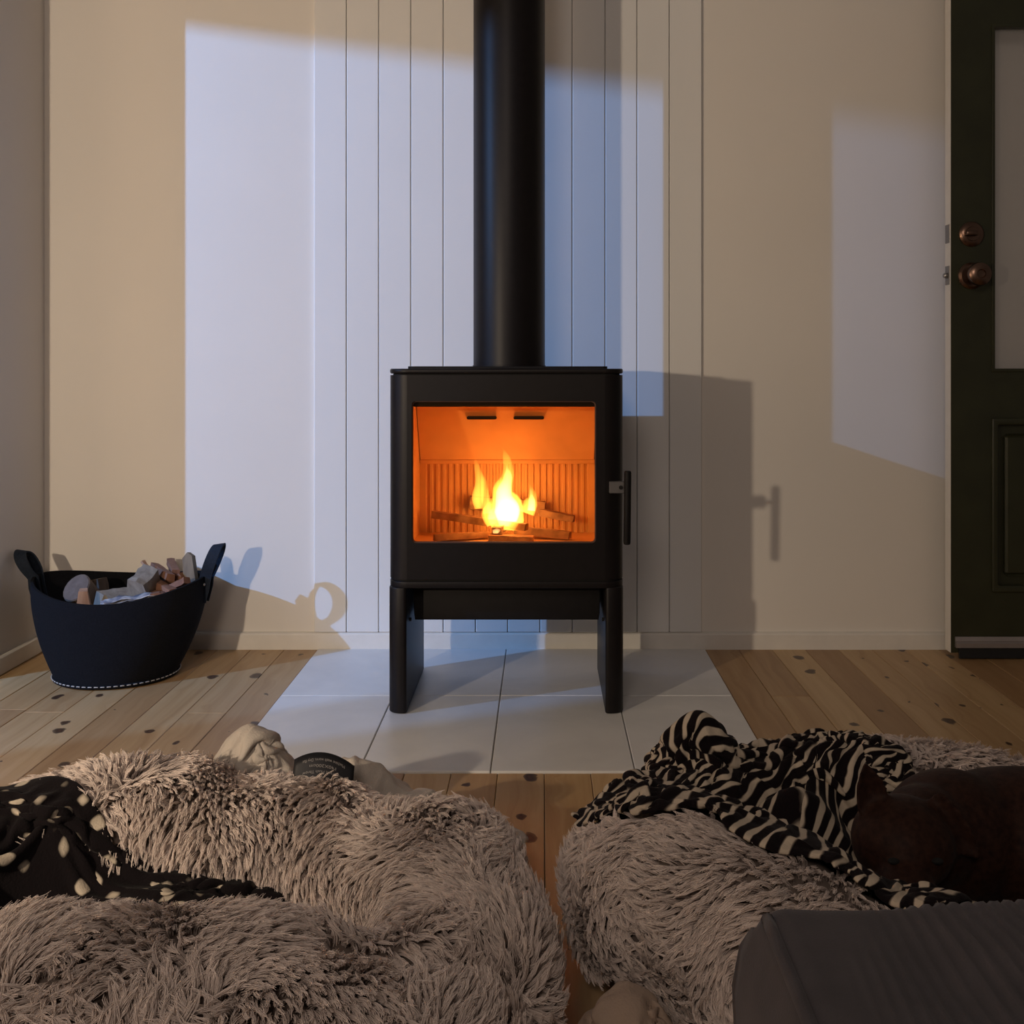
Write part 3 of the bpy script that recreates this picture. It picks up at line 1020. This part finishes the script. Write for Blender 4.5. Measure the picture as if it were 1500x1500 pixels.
# control points of the bolster centre line: x, y, half-width, height
left_bed, left_rim, left_seat = bed('pet_bed', [
    (-.085, -1.60, .085, .165), (-.12, -1.47, .085, .175), (-.23, -1.385, .09, .155), (-.36, -1.335, .09, .165), (-.52, -1.325, .09, .185),
    (-.70, -1.40, .09, .17), (-.80, -1.56, .10, .17), (-.78, -1.74, .12, .18),
    (-.62, -1.83, .135, .20), (-.42, -1.82, .150, .215), (-.22, -1.80, .150, .20), (-.115, -1.725, .095, .17)], 1,
    'large fluffy beige pet bed with spotted black blanket lying in it', .07, (-.115, -1.742, -.33, .944))
right_bed, right_rim, right_seat = bed('pet_bed', [
    (.125, -1.42, .085, .16), (.19, -1.32, .085, .165), (.30, -1.245, .085, .17), (.46, -1.22, .085, .175), (.62, -1.27, .085, .165),
    (.76, -1.38, .09, .15), (.80, -1.54, .09, .15), (.70, -1.66, .09, .15),
    (.50, -1.715, .09, .16), (.34, -1.67, .095, .18), (.24, -1.60, .10, .21), (.145, -1.515, .095, .205)], 2,
    'fluffy beige pet bed with zebra blanket and dog in it', .07)

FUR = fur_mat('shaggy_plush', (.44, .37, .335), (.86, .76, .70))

def fur(name, parent, srcs, seed, dens, length, per=12, n=6, keep=None):
    """locks of plush: strands grown from the surface, leaning with a smooth flow field and drawn together at the tips"""
    g = np.random.default_rng(seed)
    RP, RN, RU = [], [], []
    for ob in srcs:
        me = ob.data
        me.calc_loop_triangles()
        nv = len(me.vertices)
        co = np.empty(nv * 3); me.vertices.foreach_get('co', co); co = co.reshape(-1, 3)
        no = np.empty(nv * 3); me.vertex_normals.foreach_get('vector', no); no = no.reshape(-1, 3)
        tri = np.empty(len(me.loop_triangles) * 3, dtype=np.int32); me.loop_triangles.foreach_get('vertices', tri); tri = tri.reshape(-1, 3)
        A, B, Cc = co[tri[:, 0]], co[tri[:, 1]], co[tri[:, 2]]
        area = np.linalg.norm(np.cross(B - A, Cc - A), axis=1) / 2
        m = int(area.sum() * dens)
        ti = g.choice(len(tri), m, p=area / area.sum())
        r1, r2 = np.sqrt(g.random(m)), g.random(m)
        w = np.stack((1 - r1, r1 * (1 - r2), r1 * r2), 1)
        P = (co[tri[ti]] * w[:, :, None]).sum(1)
        N = (no[tri[ti]] * w[:, :, None]).sum(1)
        N /= np.linalg.norm(N, axis=1)[:, None]
        RP.append(P); RN.append(N)
    P, N = np.concatenate(RP), np.concatenate(RN)
    k = N[:, 2] > -.55
    k &= P[:, 2] > .012
    if keep is not None:
        k &= keep(P, N)
    P, N = P[k], N[k]
    M = len(P)
    # flow field from a few smooth waves, flattened to the surface and pulled down
    def wave(sd, fr):
        r = np.random.default_rng(sd)
        v = np.zeros((M, 3))
        for _ in range(5):
            kx = r.normal(0, fr, 3); ph = r.uniform(0, 6.28)
            v += np.sin(P @ kx + ph)[:, None] * r.normal(0, 1, 3)
        return v
    flow = wave(seed, 9) * .45 + wave(seed + 1, 24) * .30 + np.array((0.0, -.25, -.85)) + g.normal(0, .34, (M, 3))
    flow -= N * (flow * N).sum(1)[:, None]
    flow /= np.linalg.norm(flow, axis=1)[:, None] + 1e-6
    side = np.cross(N, flow)
    L = length * g.uniform(.65, 1.2, M)
    lie = g.uniform(.45, .85, M)
    curl = g.normal(0, .16, M)
    T = np.linspace(0, 1, n)
    # lock spine
    t2 = T[None, :, None]
    spine = (N[:, None, :] * (t2 * (1 - .42 * t2)) * (1 - .35 * lie)[:, None, None]
             + flow[:, None, :] * (t2 ** 1.5) * lie[:, None, None]
             + side[:, None, :] * (np.sin(t2 * 2.6) * curl[:, None, None] * t2)) * L[:, None, None]
    # strands in the lock
    sp = .0030
    ang = g.uniform(0, 6.28, (M, per)); rad = sp * np.sqrt(g.random((M, per)))
    off = (flow[:, None, :] * np.cos(ang)[..., None] + side[:, None, :] * np.sin(ang)[..., None]) * rad[..., None]
    conv = (1 - .62 * T ** 1.3)[None, None, :, None]
    ls = g.uniform(.72, 1.08, (M, per))
    pts = P[:, None, None, :] + off[:, :, None, :] * conv + spine[:, None, :, :] * ls[:, :, None, None]
    pts += g.normal(0, .0006, pts.shape) * T[None, None, :, None]
    pts[..., 2] = np.maximum(pts[..., 2], .002)
    pts = pts.reshape(-1, n, 3)
    ns = len(pts)
    hc = bpy.data.hair_curves.new(name)
    hc.add_curves([n] * ns)
    hc.attributes['position'].data.foreach_set('vector', pts.astype(np.float32).ravel())
    ra = hc.attributes.get('radius') or hc.attributes.new('radius', 'FLOAT', 'POINT')
    rr = np.tile(np.interp(T, (0, .6, 1), (.00046, .00040, .00014)), ns).astype(np.float32)
    ra.data.foreach_set('value', rr)
    ta = hc.attributes.new('tint', 'FLOAT', 'CURVE')
    tint = np.clip(np.repeat(g.beta(2.2, 2.2, M), per) + g.normal(0, .06, ns), 0, 1).astype(np.float32)
    ta.data.foreach_set('value', tint)
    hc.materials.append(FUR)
    o = bpy.data.objects.new(name, hc)
    link(o, parent)
    o['kind'] = 'stuff'
    print('FUR', name, M, ns)
    return o

# ------------------------------------------------------------------ crumpled throws: sheets relaxed over the beds
HRES, HX, HYY, HN, HM = .008, -1.3, -2.4, 330, 175     # height map of the beds, metres
def height_map(obs):
    H = np.full((HM, HN), .004)
    for ob in obs:
        nv = len(ob.data.vertices)
        co = np.empty(nv * 3); ob.data.vertices.foreach_get('co', co); co = co.reshape(-1, 3)
        me = ob.data; me.calc_loop_triangles()
        tri = np.empty(len(me.loop_triangles) * 3, dtype=np.int32); me.loop_triangles.foreach_get('vertices', tri)
        T = co[tri.reshape(-1, 3)]
        for a in np.linspace(0, 1, 7):
            for b in np.linspace(0, 1 - a, 7):
                P = T[:, 0] * (1 - a - b) + T[:, 1] * a + T[:, 2] * b
                i = np.clip(((P[:, 0] - HX) / HRES).astype(int), 0, HN - 1)
                j = np.clip(((P[:, 1] - HYY) / HRES).astype(int), 0, HM - 1)
                np.maximum.at(H, (j, i), P[:, 2])
    return H
def sample(H, x, y):
    fx = np.clip((x - HX) / HRES - .5, 0, HN - 1.001); fy = np.clip((y - HYY) / HRES - .5, 0, HM - 1.001)
    i, j = fx.astype(int), fy.astype(int)
    u, v = fx - i, fy - j
    i2, j2 = np.minimum(i + 1, HN - 1), np.minimum(j + 1, HM - 1)
    return (H[j, i] * (1 - u) + H[j, i2] * u) * (1 - v) + (H[j2, i] * (1 - u) + H[j2, i2] * u) * v
BEDH = height_map([left_rim, left_seat, right_rim, right_seat])
gy, gx = np.mgrid[0:HM, 0:HN]
GX, GY = HX + (gx + .5) * HRES, HYY + (gy + .5) * HRES
def mound(mounds):
    H = BEDH.copy()
    for (x, y, sx, sy, h) in mounds:
        H = np.maximum(H, h * np.exp(-((GX - x) / sx) ** 2 - ((GY - y) / sy) ** 2))
    return H

def smooth_noise(u, v, seed, oct_=3, base=2.6):
    r = np.random.default_rng(seed)
    out = np.zeros_like(u)
    for o in range(oct_):
        f = 2.0 ** o
        for _ in range(6):
            k = r.normal(0, base * f, 2); ph = r.uniform(0, 6.28)
            out += np.sin(u * k[0] * 2 + v * k[1] * 2 + ph) / (f ** 1.1) / 2.4
    return out

def throw(name, m, size, step, cen, ext, rot, seed, H, amp=.05, iters=7, steps=110, margin=.016, selfd=.011, bend=.03, shrink=1.0):
    """a sheet of real size squeezed into ext (metres), let fall on the height map and relaxed (position-based)"""
    nx, ny = int(size[0] / step) + 1, int(size[1] / step) + 1
    uu, vv = np.meshgrid(np.linspace(0, 1, nx), np.linspace(0, 1, ny))
    a = (uu - .5) * ext[0]; b = (vv - .5) * ext[1]
    a = a + .03 * smooth_noise(uu, vv, seed + 1, 2) + .02 * smooth_noise(uu * size[0], vv * size[1], seed + 3, 2, 14); b = b + .03 * smooth_noise(uu, vv, seed + 2, 2) + .02 * smooth_noise(uu * size[0], vv * size[1], seed + 4, 2, 14)
    ca, sa = math.cos(rot), math.sin(rot)
    X = np.stack((cen[0] + a * ca - b * sa, cen[1] + a * sa + b * ca, np.zeros_like(a)), -1)
    X[..., 2] = sample(H, X[..., 0], X[..., 1]) + .03 + amp * (1 + smooth_noise(uu * size[0], vv * size[1], seed, 2, 11))
    V = np.zeros_like(X)
    g = np.random.default_rng(seed)
    dt = 1 / 60.0
    def con(A, B, L, k):
        d = B - A
        ln = np.sqrt((d * d).sum(-1, keepdims=True)) + 1e-9
        c = d * ((ln - L) / ln * (.5 * k))
        A += c; B -= c
    def con_min(A, B, L, k):
        d = B - A
        ln = np.sqrt((d * d).sum(-1, keepdims=True)) + 1e-9
        c = d * (np.minimum(ln - L, 0) / ln * (.5 * k))
        A += c; B -= c
    r2 = step * math.sqrt(2)
    for s_ in range(steps):
        V[..., 2] -= 9.8 * dt * .5
        V *= .93
        O = X.copy()
        X = X + V * dt
        for it in range(iters):
            for p in (0, 1):
                con(X[:, p:nx - 1:2], X[:, p + 1:nx:2][:, :X[:, p:nx - 1:2].shape[1]], step, .9)
                con(X[p:ny - 1:2], X[p + 1:ny:2][:X[p:ny - 1:2].shape[0]], step, .9)
            for p in (0, 1):
                con(X[p:ny - 1:2, :-1], X[p + 1:ny:2, 1:][:X[p:ny - 1:2].shape[0]], r2, .25)
                con(X[p:ny - 1:2, 1:], X[p + 1:ny:2, :-1][:X[p:ny - 1:2].shape[0]], r2, .25)
            for q in range(4):
                A = X[:, q:nx - 2:4]; B = X[:, q + 2:nx:4][:, :A.shape[1]]
                con_min(A[:, :B.shape[1]], B, 2 * step * .93, bend)
                A = X[q:ny - 2:4]; B = X[q + 2:ny:4][:A.shape[0]]
                con_min(A[:B.shape[0]], B, 2 * step * .93, bend)
            h = sample(H, X[..., 0], X[..., 1]) + margin
            pen = X[..., 2] < h
            X[..., 2] = np.maximum(X[..., 2], h)
            X[pen, 0] += (O[pen, 0] - X[pen, 0]) * .85
            X[pen, 1] += (O[pen, 1] - X[pen, 1]) * .85
        if selfd and s_ % 2 == 1 and s_ > 6:
            # keep layers apart: hash into cells, push close strangers away from one another
            P = X.reshape(-1, 3)
            idx = np.arange(len(P)); gi, gj = idx % nx, idx // nx
            for sh in (0, .5):
                cell = np.floor(P / selfd + sh).astype(np.int64)
                key = (cell[:, 0] * 73856093) ^ (cell[:, 1] * 19349663) ^ (cell[:, 2] * 83492791)
                od = np.argsort(key, kind='stable')
                ks = key[od]
                for gap in (1, 2, 3):
                    ok = ks[gap:] == ks[:-gap]
                    A, B = od[:-gap][ok], od[gap:][ok]
                    far = (np.abs(gi[A] - gi[B]) + np.abs(gj[A] - gj[B])) > 3
                    A, B = A[far], B[far]
                    d = P[B] - P[A]
                    ln = np.sqrt((d * d).sum(1)) + 1e-9
                    k = np.where(ln < selfd, (selfd - ln) / ln * .35, 0)[:, None]
                    np.add.at(P, A, -d * k); np.add.at(P, B, d * k)
            X = P.reshape(X.shape)
        V = (X - O) / dt
        sp = np.sqrt((V * V).sum(-1, keepdims=True))
        V *= np.minimum(1, 1.2 / (sp + 1e-9))
    fs = []
    for j in range(ny - 1):
        for i in range(nx - 1):
            k = j * nx + i
            fs.append((k, k + 1, k + 1 + nx, k + nx))
    o = mesh_obj(name, X.reshape(-1, 3), fs, m, None, True)
    ul = o.data.uv_layers.new(name='UVMap')
    li = np.empty(len(o.data.loops), dtype=np.int32); o.data.loops.foreach_get('vertex_index', li)
    U = np.stack((uu * size[0], vv * size[1]), -1).reshape(-1, 2)[li]
    ul.data.foreach_set('uv', U.astype(np.float32).ravel())
    md = o.modifiers.new('thickness', 'SOLIDIFY'); md.thickness = .006; md.offset = 0
    sm = o.modifiers.new('smooth', 'SUBSURF'); sm.levels = 1; sm.render_levels = 1
    print('CLOTH', name, nx, ny, X.reshape(-1, 3).min(0).round(3), X.reshape(-1, 3).max(0).round(3))
    return o, X.reshape(-1, 3)

import time as _t
_t0 = _t.time()
ZEBRA = fleece('zebra_fleece', zebra).m
SPOT = fleece('spotted_fleece', spots).m
CREAM = fleece('cream_fleece', plain_cloth((.52, .465, .41))).m
SAND = fleece('sand_fleece', plain_cloth((.40, .30, .23))).m
zeb, Xz = throw('zebra_throw', ZEBRA, (.86, .70), .0086, (.300, -1.385), (.46, .37), -.55, 3,
                mound([(.215, -1.262, .095, .06, .230), (.33, -1.36, .09, .07, .16)]), amp=.032)
tag(zeb, 'crumpled black and cream zebra-striped throw heaped on the bed with the dog', 'blanket')
spt, Xs = throw('spotted_throw', SPOT, (.62, .40), .0085, (-.57, -1.50), (.48, .25), -.25, 8,
                mound([(-.62, -1.41, .10, .06, .165)]), amp=.02)
tag(spt, 'black fleece blanket with small cream spots lying in the left pet bed', 'blanket')
crm, Xc = throw('cream_throw', CREAM, (.80, .38), .0085, (-.28, -1.190), (.44, .17), -.18, 12,
                mound([(-.425, -1.185, .085, .065, .185), (-.27, -1.205, .12, .055, .14), (-.17, -1.235, .06, .05, .11)]), amp=.025)
tag(crm, 'cream fleece blanket with black sewn-in label behind the left pet bed', 'blanket')
snd, Xd = throw('sand_throw', SAND, (.24, .30), .0085, (.075, -1.775), (.15, .18), .2, 15,
                mound([(.080, -1.71, .055, .07, .095)]), amp=.012)
tag(snd, 'plain sand-coloured fleece crumpled on the floor between the two pet beds', 'blanket')
print('CLOTH TIME', _t.time() - _t0)

# pile flattened away wherever a throw lies on it
COVER = np.full((HM, HN), -1.0)
for X_ in (Xz, Xs, Xc, Xd):
    i = ((X_[:, 0] - HX) / HRES).astype(int); j = ((X_[:, 1] - HYY) / HRES).astype(int)
    np.maximum.at(COVER, (np.clip(j, 0, HM - 1), np.clip(i, 0, HN - 1)), X_[:, 2])
_in = COVER > -.5
for _ in range(2):      # keep a fringe of pile along the edges of each throw
    _e = _in.copy()
    _e[1:] &= _in[:-1]; _e[:-1] &= _in[1:]; _e[:, 1:] &= _in[:, :-1]; _e[:, :-1] &= _in[:, 1:]
    if _ == 0:
        _in = _in | np.roll(_in, 1, 0) | np.roll(_in, 1, 1)
        _e = _in.copy()
        _e[1:] &= _in[:-1]; _e[:-1] &= _in[1:]; _e[:, 1:] &= _in[:, :-1]; _e[:, :-1] &= _in[:, 1:]
    _in = _e
COVER[~_in] = -1
def uncovered(P, N):
    i = np.clip(((P[:, 0] - HX) / HRES).astype(int), 0, HN - 1); j = np.clip(((P[:, 1] - HYY) / HRES).astype(int), 0, HM - 1)
    c = COVER[j, i]
    return ~((c > P[:, 2] - .01) & (c < P[:, 2] + .05))

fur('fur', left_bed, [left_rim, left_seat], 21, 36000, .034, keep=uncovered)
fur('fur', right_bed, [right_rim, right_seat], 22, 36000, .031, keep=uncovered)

# ------------------------------------------------------------------ footstool at the right, nearest the camera
stool = thing('footstool', 'dark grey ribbed fabric footstool beside the right pet bed', 'footstool', (.37, -2.31, 0))
FAB = Nodes('grey_ribbed_fabric')
_n = FAB.noise(FAB.obj(), 28, 4); _w = FAB.noise(FAB.obj(), 700, 2)
FAB.color(FAB.ramp(_n.outputs[0], [(.3, (.042, .036, .039)), (.7, (.058, .050, .054))]))
FAB.b.inputs['Roughness'].default_value = .9
FAB.b.inputs['Sheen Weight'].default_value = .06
FAB.bump(_w.outputs[0], .25, .001)
FAB = FAB.m
FSX0, FSX1, FSY0, FSY1, FSZ = .128, .640, -2.55, -2.085, .397
nxs, nys = 300, 60
V, F = [], []
def stool_h(x, y):
    """top of the cushion: soft edges, ribs of the cover running front to back from a third of the way in"""
    u = (x - FSX0); v = (FSY1 - y)
    z = FSZ
    z += .006 * mnoise.noise(Vector((x * 9, y * 9, 2)))
    k = min(1, max(0, (u - .052 + .05 * mnoise.noise(Vector((y * 8, 3, 1)))) / .05))
    w = u / .0088 + 1.1 * mnoise.noise(Vector((x * 11, y * 7, 7))) + v * 2.0
    s_ = .5 + .5 * math.cos(2 * PI * w)
    z += k * .0048 * (s_ ** 2) * (.6 + .5 * mnoise.noise(Vector((x * 25, y * 12, 4))))
    z -= .008 * math.exp(-((u - .085) / .022) ** 2) * math.exp(-((v - .09) / .05) ** 2)
    return z
rc = .020
for j in range(nys + 1):
    for i in range(nxs + 1):
        x = FSX0 + (FSX1 - FSX0) * i / nxs
        y = FSY0 + (FSY1 - FSY0) * j / nys
        e = min(x - FSX0, FSX1 - x)
        e2 = min(y - FSY0, FSY1 - y)
        dz = 0
        for q in (e, e2):
            if q < rc:
                dz += rc - math.sqrt(max(0, rc * rc - (rc - q) ** 2))
        V.append((x, y, stool_h(x, y) - min(dz, rc)))
for j in range(nys):
    for i in range(nxs):
        k = j * (nxs + 1) + i
        F.append((k, k + 1, k + nxs + 2, k + nxs + 1))
# skirt down the four sides, slightly bellied
loop = [i for i in range(nxs + 1)] + [(j + 1) * (nxs + 1) - 1 for j in range(1, nys + 1)] + [nys * (nxs + 1) + i for i in range(nxs - 1, -1, -1)] + [j * (nxs + 1) for j in range(nys - 1, 0, -1)]
prev = loop
cxs, cys = (FSX0 + FSX1) / 2, (FSY0 + FSY1) / 2
for t_, zz, bel in ((1, .362, .006), (2, .335, .010), (3, .29, .008), (4, .255, .001)):
    cur = []
    for k in loop:
        x, y, z = V[k]
        dx = bel * (1 if x > cxs else -1) if (abs(x - FSX0) < 1e-6 or abs(x - FSX1) < 1e-6) else 0
        dy = bel * (1 if y > cys else -1) if (abs(y - FSY0) < 1e-6 or abs(y - FSY1) < 1e-6) else 0
        V.append((x + dx, y + dy, zz)); cur.append(len(V) - 1)
    for q in range(len(loop)):
        q2 = (q + 1) % len(loop)
        F.append((prev[q], prev[q2], cur[q2], cur[q]))
    prev = cur
F.append(tuple(prev[::-1]))
cu_ = mesh_obj('cushion', V, F, FAB, stool, True)
bm = bmesh.new(); bm.from_mesh(cu_.data); bmesh.ops.recalc_face_normals(bm, faces=bm.faces); bm.to_mesh(cu_.data); bm.free()
bm_obj('stool_frame', box(bmesh.new(), FSX0 + .02, FSX1 - .02, FSY0 + .02, FSY1 - .02, .19, .256, .006), FAB, stool, 30)
for xx in (FSX0 + .05, FSX1 - .05):
    for yy in (FSY0 + .05, FSY1 - .05):
        bm = bmesh.new(); tube_bm(bm, [(xx, yy, .001), (xx, yy, .1), (xx, yy, .192)], [.014, .018, .022], 14)
        bm_obj('leg', bm, STOVE_D, stool, 40)
# piping along the near edge seam
bm = bmesh.new()
tube_bm(bm, [(FSX0 + .006, FSY0 + .02 + (FSY1 - FSY0 - .04) * k / 24, FSZ - .0055) for k in range(25)], .0042, 8)
bm_obj('piping', bm, FAB, stool, 179)

# ------------------------------------------------------------------ sleeping dog
DOGM = Nodes('dark_brown_coat')
_n = DOGM.noise(DOGM.mapping(DOGM.obj(), (1, 1, 1)), 120, 4, .6)
_m = DOGM.noise(DOGM.obj(), 9, 2)
_c = DOGM.mix(DOGM.math('MULTIPLY', _m.outputs[0], .6), DOGM.ramp(_n.outputs[0], [(.3, (.015, .0058, .0040)), (.7, (.048, .020, .012))]), (.011, .0048, .0038))
DOGM.color(_c)
DOGM.b.inputs['Roughness'].default_value = .6
DOGM.b.inputs['Specular IOR Level'].default_value = .12
DOGM.b.inputs['Sheen Weight'].default_value = .02
DOGM.bump(_n.outputs[0], .3, .002)
DOGM = DOGM.m
dog = thing('dog', 'dark brown dog curled up asleep in the right pet bed behind the footstool', 'dog', (.5, -1.45, .07))
bm = bmesh.new()
def E(c, r, rx=0, ry=0, rz=0):
    ellipsoid(bm, c, r, Matrix.Rotation(rz, 3, 'Z') @ Matrix.Rotation(ry, 3, 'Y') @ Matrix.Rotation(rx, 3, 'X'))
E((.610, -1.430, .135), (.165, .095, .090), rz=-.25)          # trunk
E((.500, -1.440, .150), (.085, .080, .078))                   # shoulders
E((.725, -1.500, .125), (.085, .095, .082))                   # haunch
E((.455, -1.475, .165), (.062, .060, .058))                   # neck
E((.412, -1.520, .178), (.058, .058, .050), rx=.2)            # skull
E((.398, -1.575, .150), (.032, .050, .030), rx=.35)           # muzzle
E((.394, -1.612, .138), (.024, .020, .022))                   # nose pad
E((.400, -1.570, .132), (.028, .045, .018), rx=.3)            # lower jaw
E((.380, -1.540, .172), (.020, .022, .018)); E((.440, -1.542, .174), (.020, .022, .018))   # brows, cheeks
E((.500, -1.555, .098), (.090, .026, .022), rz=.25)           # forearm
E((.420, -1.585, .092), (.036, .026, .019), rz=.2)            # paw
E((.600, -1.545, .095), (.095, .028, .024), rz=-.2)           # folded hind leg
E((.690, -1.560, .115), (.070, .050, .055), rz=.3)            # thigh
E((.700, -1.600, .085), (.10, .018, .016), rz=.1)             # tail
# ears: leaf-shaped cupped flaps
def ear(base, tip, w, lean):
    b, t_ = Vector(base), Vector(tip)
    ax = t_ - b
    sd = ax.cross(Vector((0, -1, 0))).normalized()
    fw = sd.cross(ax).normalized()
    n = 9
    rows = []
    for i in range(n):
        f = i / (n - 1)
        hw = w * (1 - f ** 2.2) ** .8 * (.8 + .4 * f * (1 - f) * 2)
        c = b + ax * f + fw * (lean * f * f)
        row = []
        for k in range(7):
            s_ = (k - 3) / 3
            row.append((c + sd * (hw * s_) + fw * (.010 * s_ * s_)))
        rows.append(row)
    th = fw * .007
    A = [[bm.verts.new(p) for p in r] for r in rows]
    B = [[bm.verts.new(p - th) for p in r] for r in rows]
    for i in range(n - 1):
        for k in range(6):
            bm.faces.new((A[i][k], A[i][k + 1], A[i + 1][k + 1], A[i + 1][k]))
            bm.faces.new((B[i][k + 1], B[i][k], B[i + 1][k], B[i + 1][k + 1]))
    for i in range(n - 1):
        bm.faces.new((A[i][0], A[i + 1][0], B[i + 1][0], B[i][0]))
        bm.faces.new((A[i + 1][6], A[i][6], B[i][6], B[i + 1][6]))
    for k in range(6):
        bm.faces.new((A[0][k + 1], A[0][k], B[0][k], B[0][k + 1]))
        bm.faces.new((A[-1][k], A[-1][k + 1], B[-1][k + 1], B[-1][k]))
ear((.382, -1.515, .205), (.372, -1.505, .268), .022, .006)
ear((.440, -1.515, .222), (.492, -1.548, .168), .026, -.012)
body = bm_obj('body', bm, DOGM, dog, 179)
rm = body.modifiers.new('join', 'REMESH'); rm.mode = 'VOXEL'; rm.voxel_size = .0042; rm.use_smooth_shade = True
sm = body.modifiers.new('relax', 'SMOOTH'); sm.factor = .5; sm.iterations = 9
for xx in (.384, .432):
    bm = bmesh.new(); ellipsoid(bm, (xx, -1.5745, .181), (.0065, .004, .0035))
    bm_obj('closed_eye', bm, BLACKH, dog, 179)
bm = bmesh.new(); ellipsoid(bm, (.3935, -1.630, .142), (.0125, .006, .009))
bm_obj('nose', bm, BLACKH, dog, 179)

# ------------------------------------------------------------------ sewn-in label on the cream throw
lab = bpy.data.materials.new('label'); LABM = simple('black_label_satin', (.010, .010, .013), .5); bpy.data.materials.remove(lab)
INK = simple('pale_label_print', (.30, .28, .27), .7)
LC, LW, LH = at(473, 1133, 1.432), .079, .036
def label_pt(u, v, lift=0.0):
    """u along the label, v up it: a strip bowed over the fold it is sewn on"""
    bow = -.014 * u * u - .007 * u
    return LC + Vector((u * LW / 2, .012 * v + .006 * u, v * LH / 2 + bow + .006)) + Vector((0, -lift, lift * .3))
bm = bmesh.new()
G = [[bm.verts.new(label_pt(-1 + 2 * i / 16, -1 + 2 * j / 4)) for i in range(17)] for j in range(5)]
for j in range(4):
    for i in range(16):
        bm.faces.new((G[j][i], G[j][i + 1], G[j + 1][i + 1], G[j + 1][i]))
lb = bm_obj('sewn_label', bm, LABM, crm, 179)
lb['label'] = 'black sewn-in label with faint upside-down print'
md = lb.modifiers.new('thickness', 'SOLIDIFY'); md.thickness = .0009
for txt, v, w_ in (('Kids Double', -.52, .42), ('Supersoft Plush Throw', -.16, .66), ('140X200cm', .20, .44), ('Machine wash warm. Dry flat', .56, .70)):
    cu = bpy.data.curves.new('tmp', 'FONT')
    cu.body = txt; cu.align_x = 'CENTER'; cu.align_y = 'CENTER'; cu.size = 1.0
    to = bpy.data.objects.new('tmp', cu)
    me = bpy.data.meshes.new_from_object(to)
    bpy.data.objects.remove(to); bpy.data.curves.remove(cu)
    xs = [vv_.co.x for vv_ in me.vertices]
    k = 2 * w_ / (max(xs) - min(xs))
    for vv_ in me.vertices:      # upside down, as the blanket lies
        u_, v_ = -vv_.co.x * k, v - vv_.co.y * .26
        vv_.co = label_pt(u_, v_, .0009)
    me.name = 'print'; me.materials.append(INK)
    link(bpy.data.objects.new('print', me), lb)
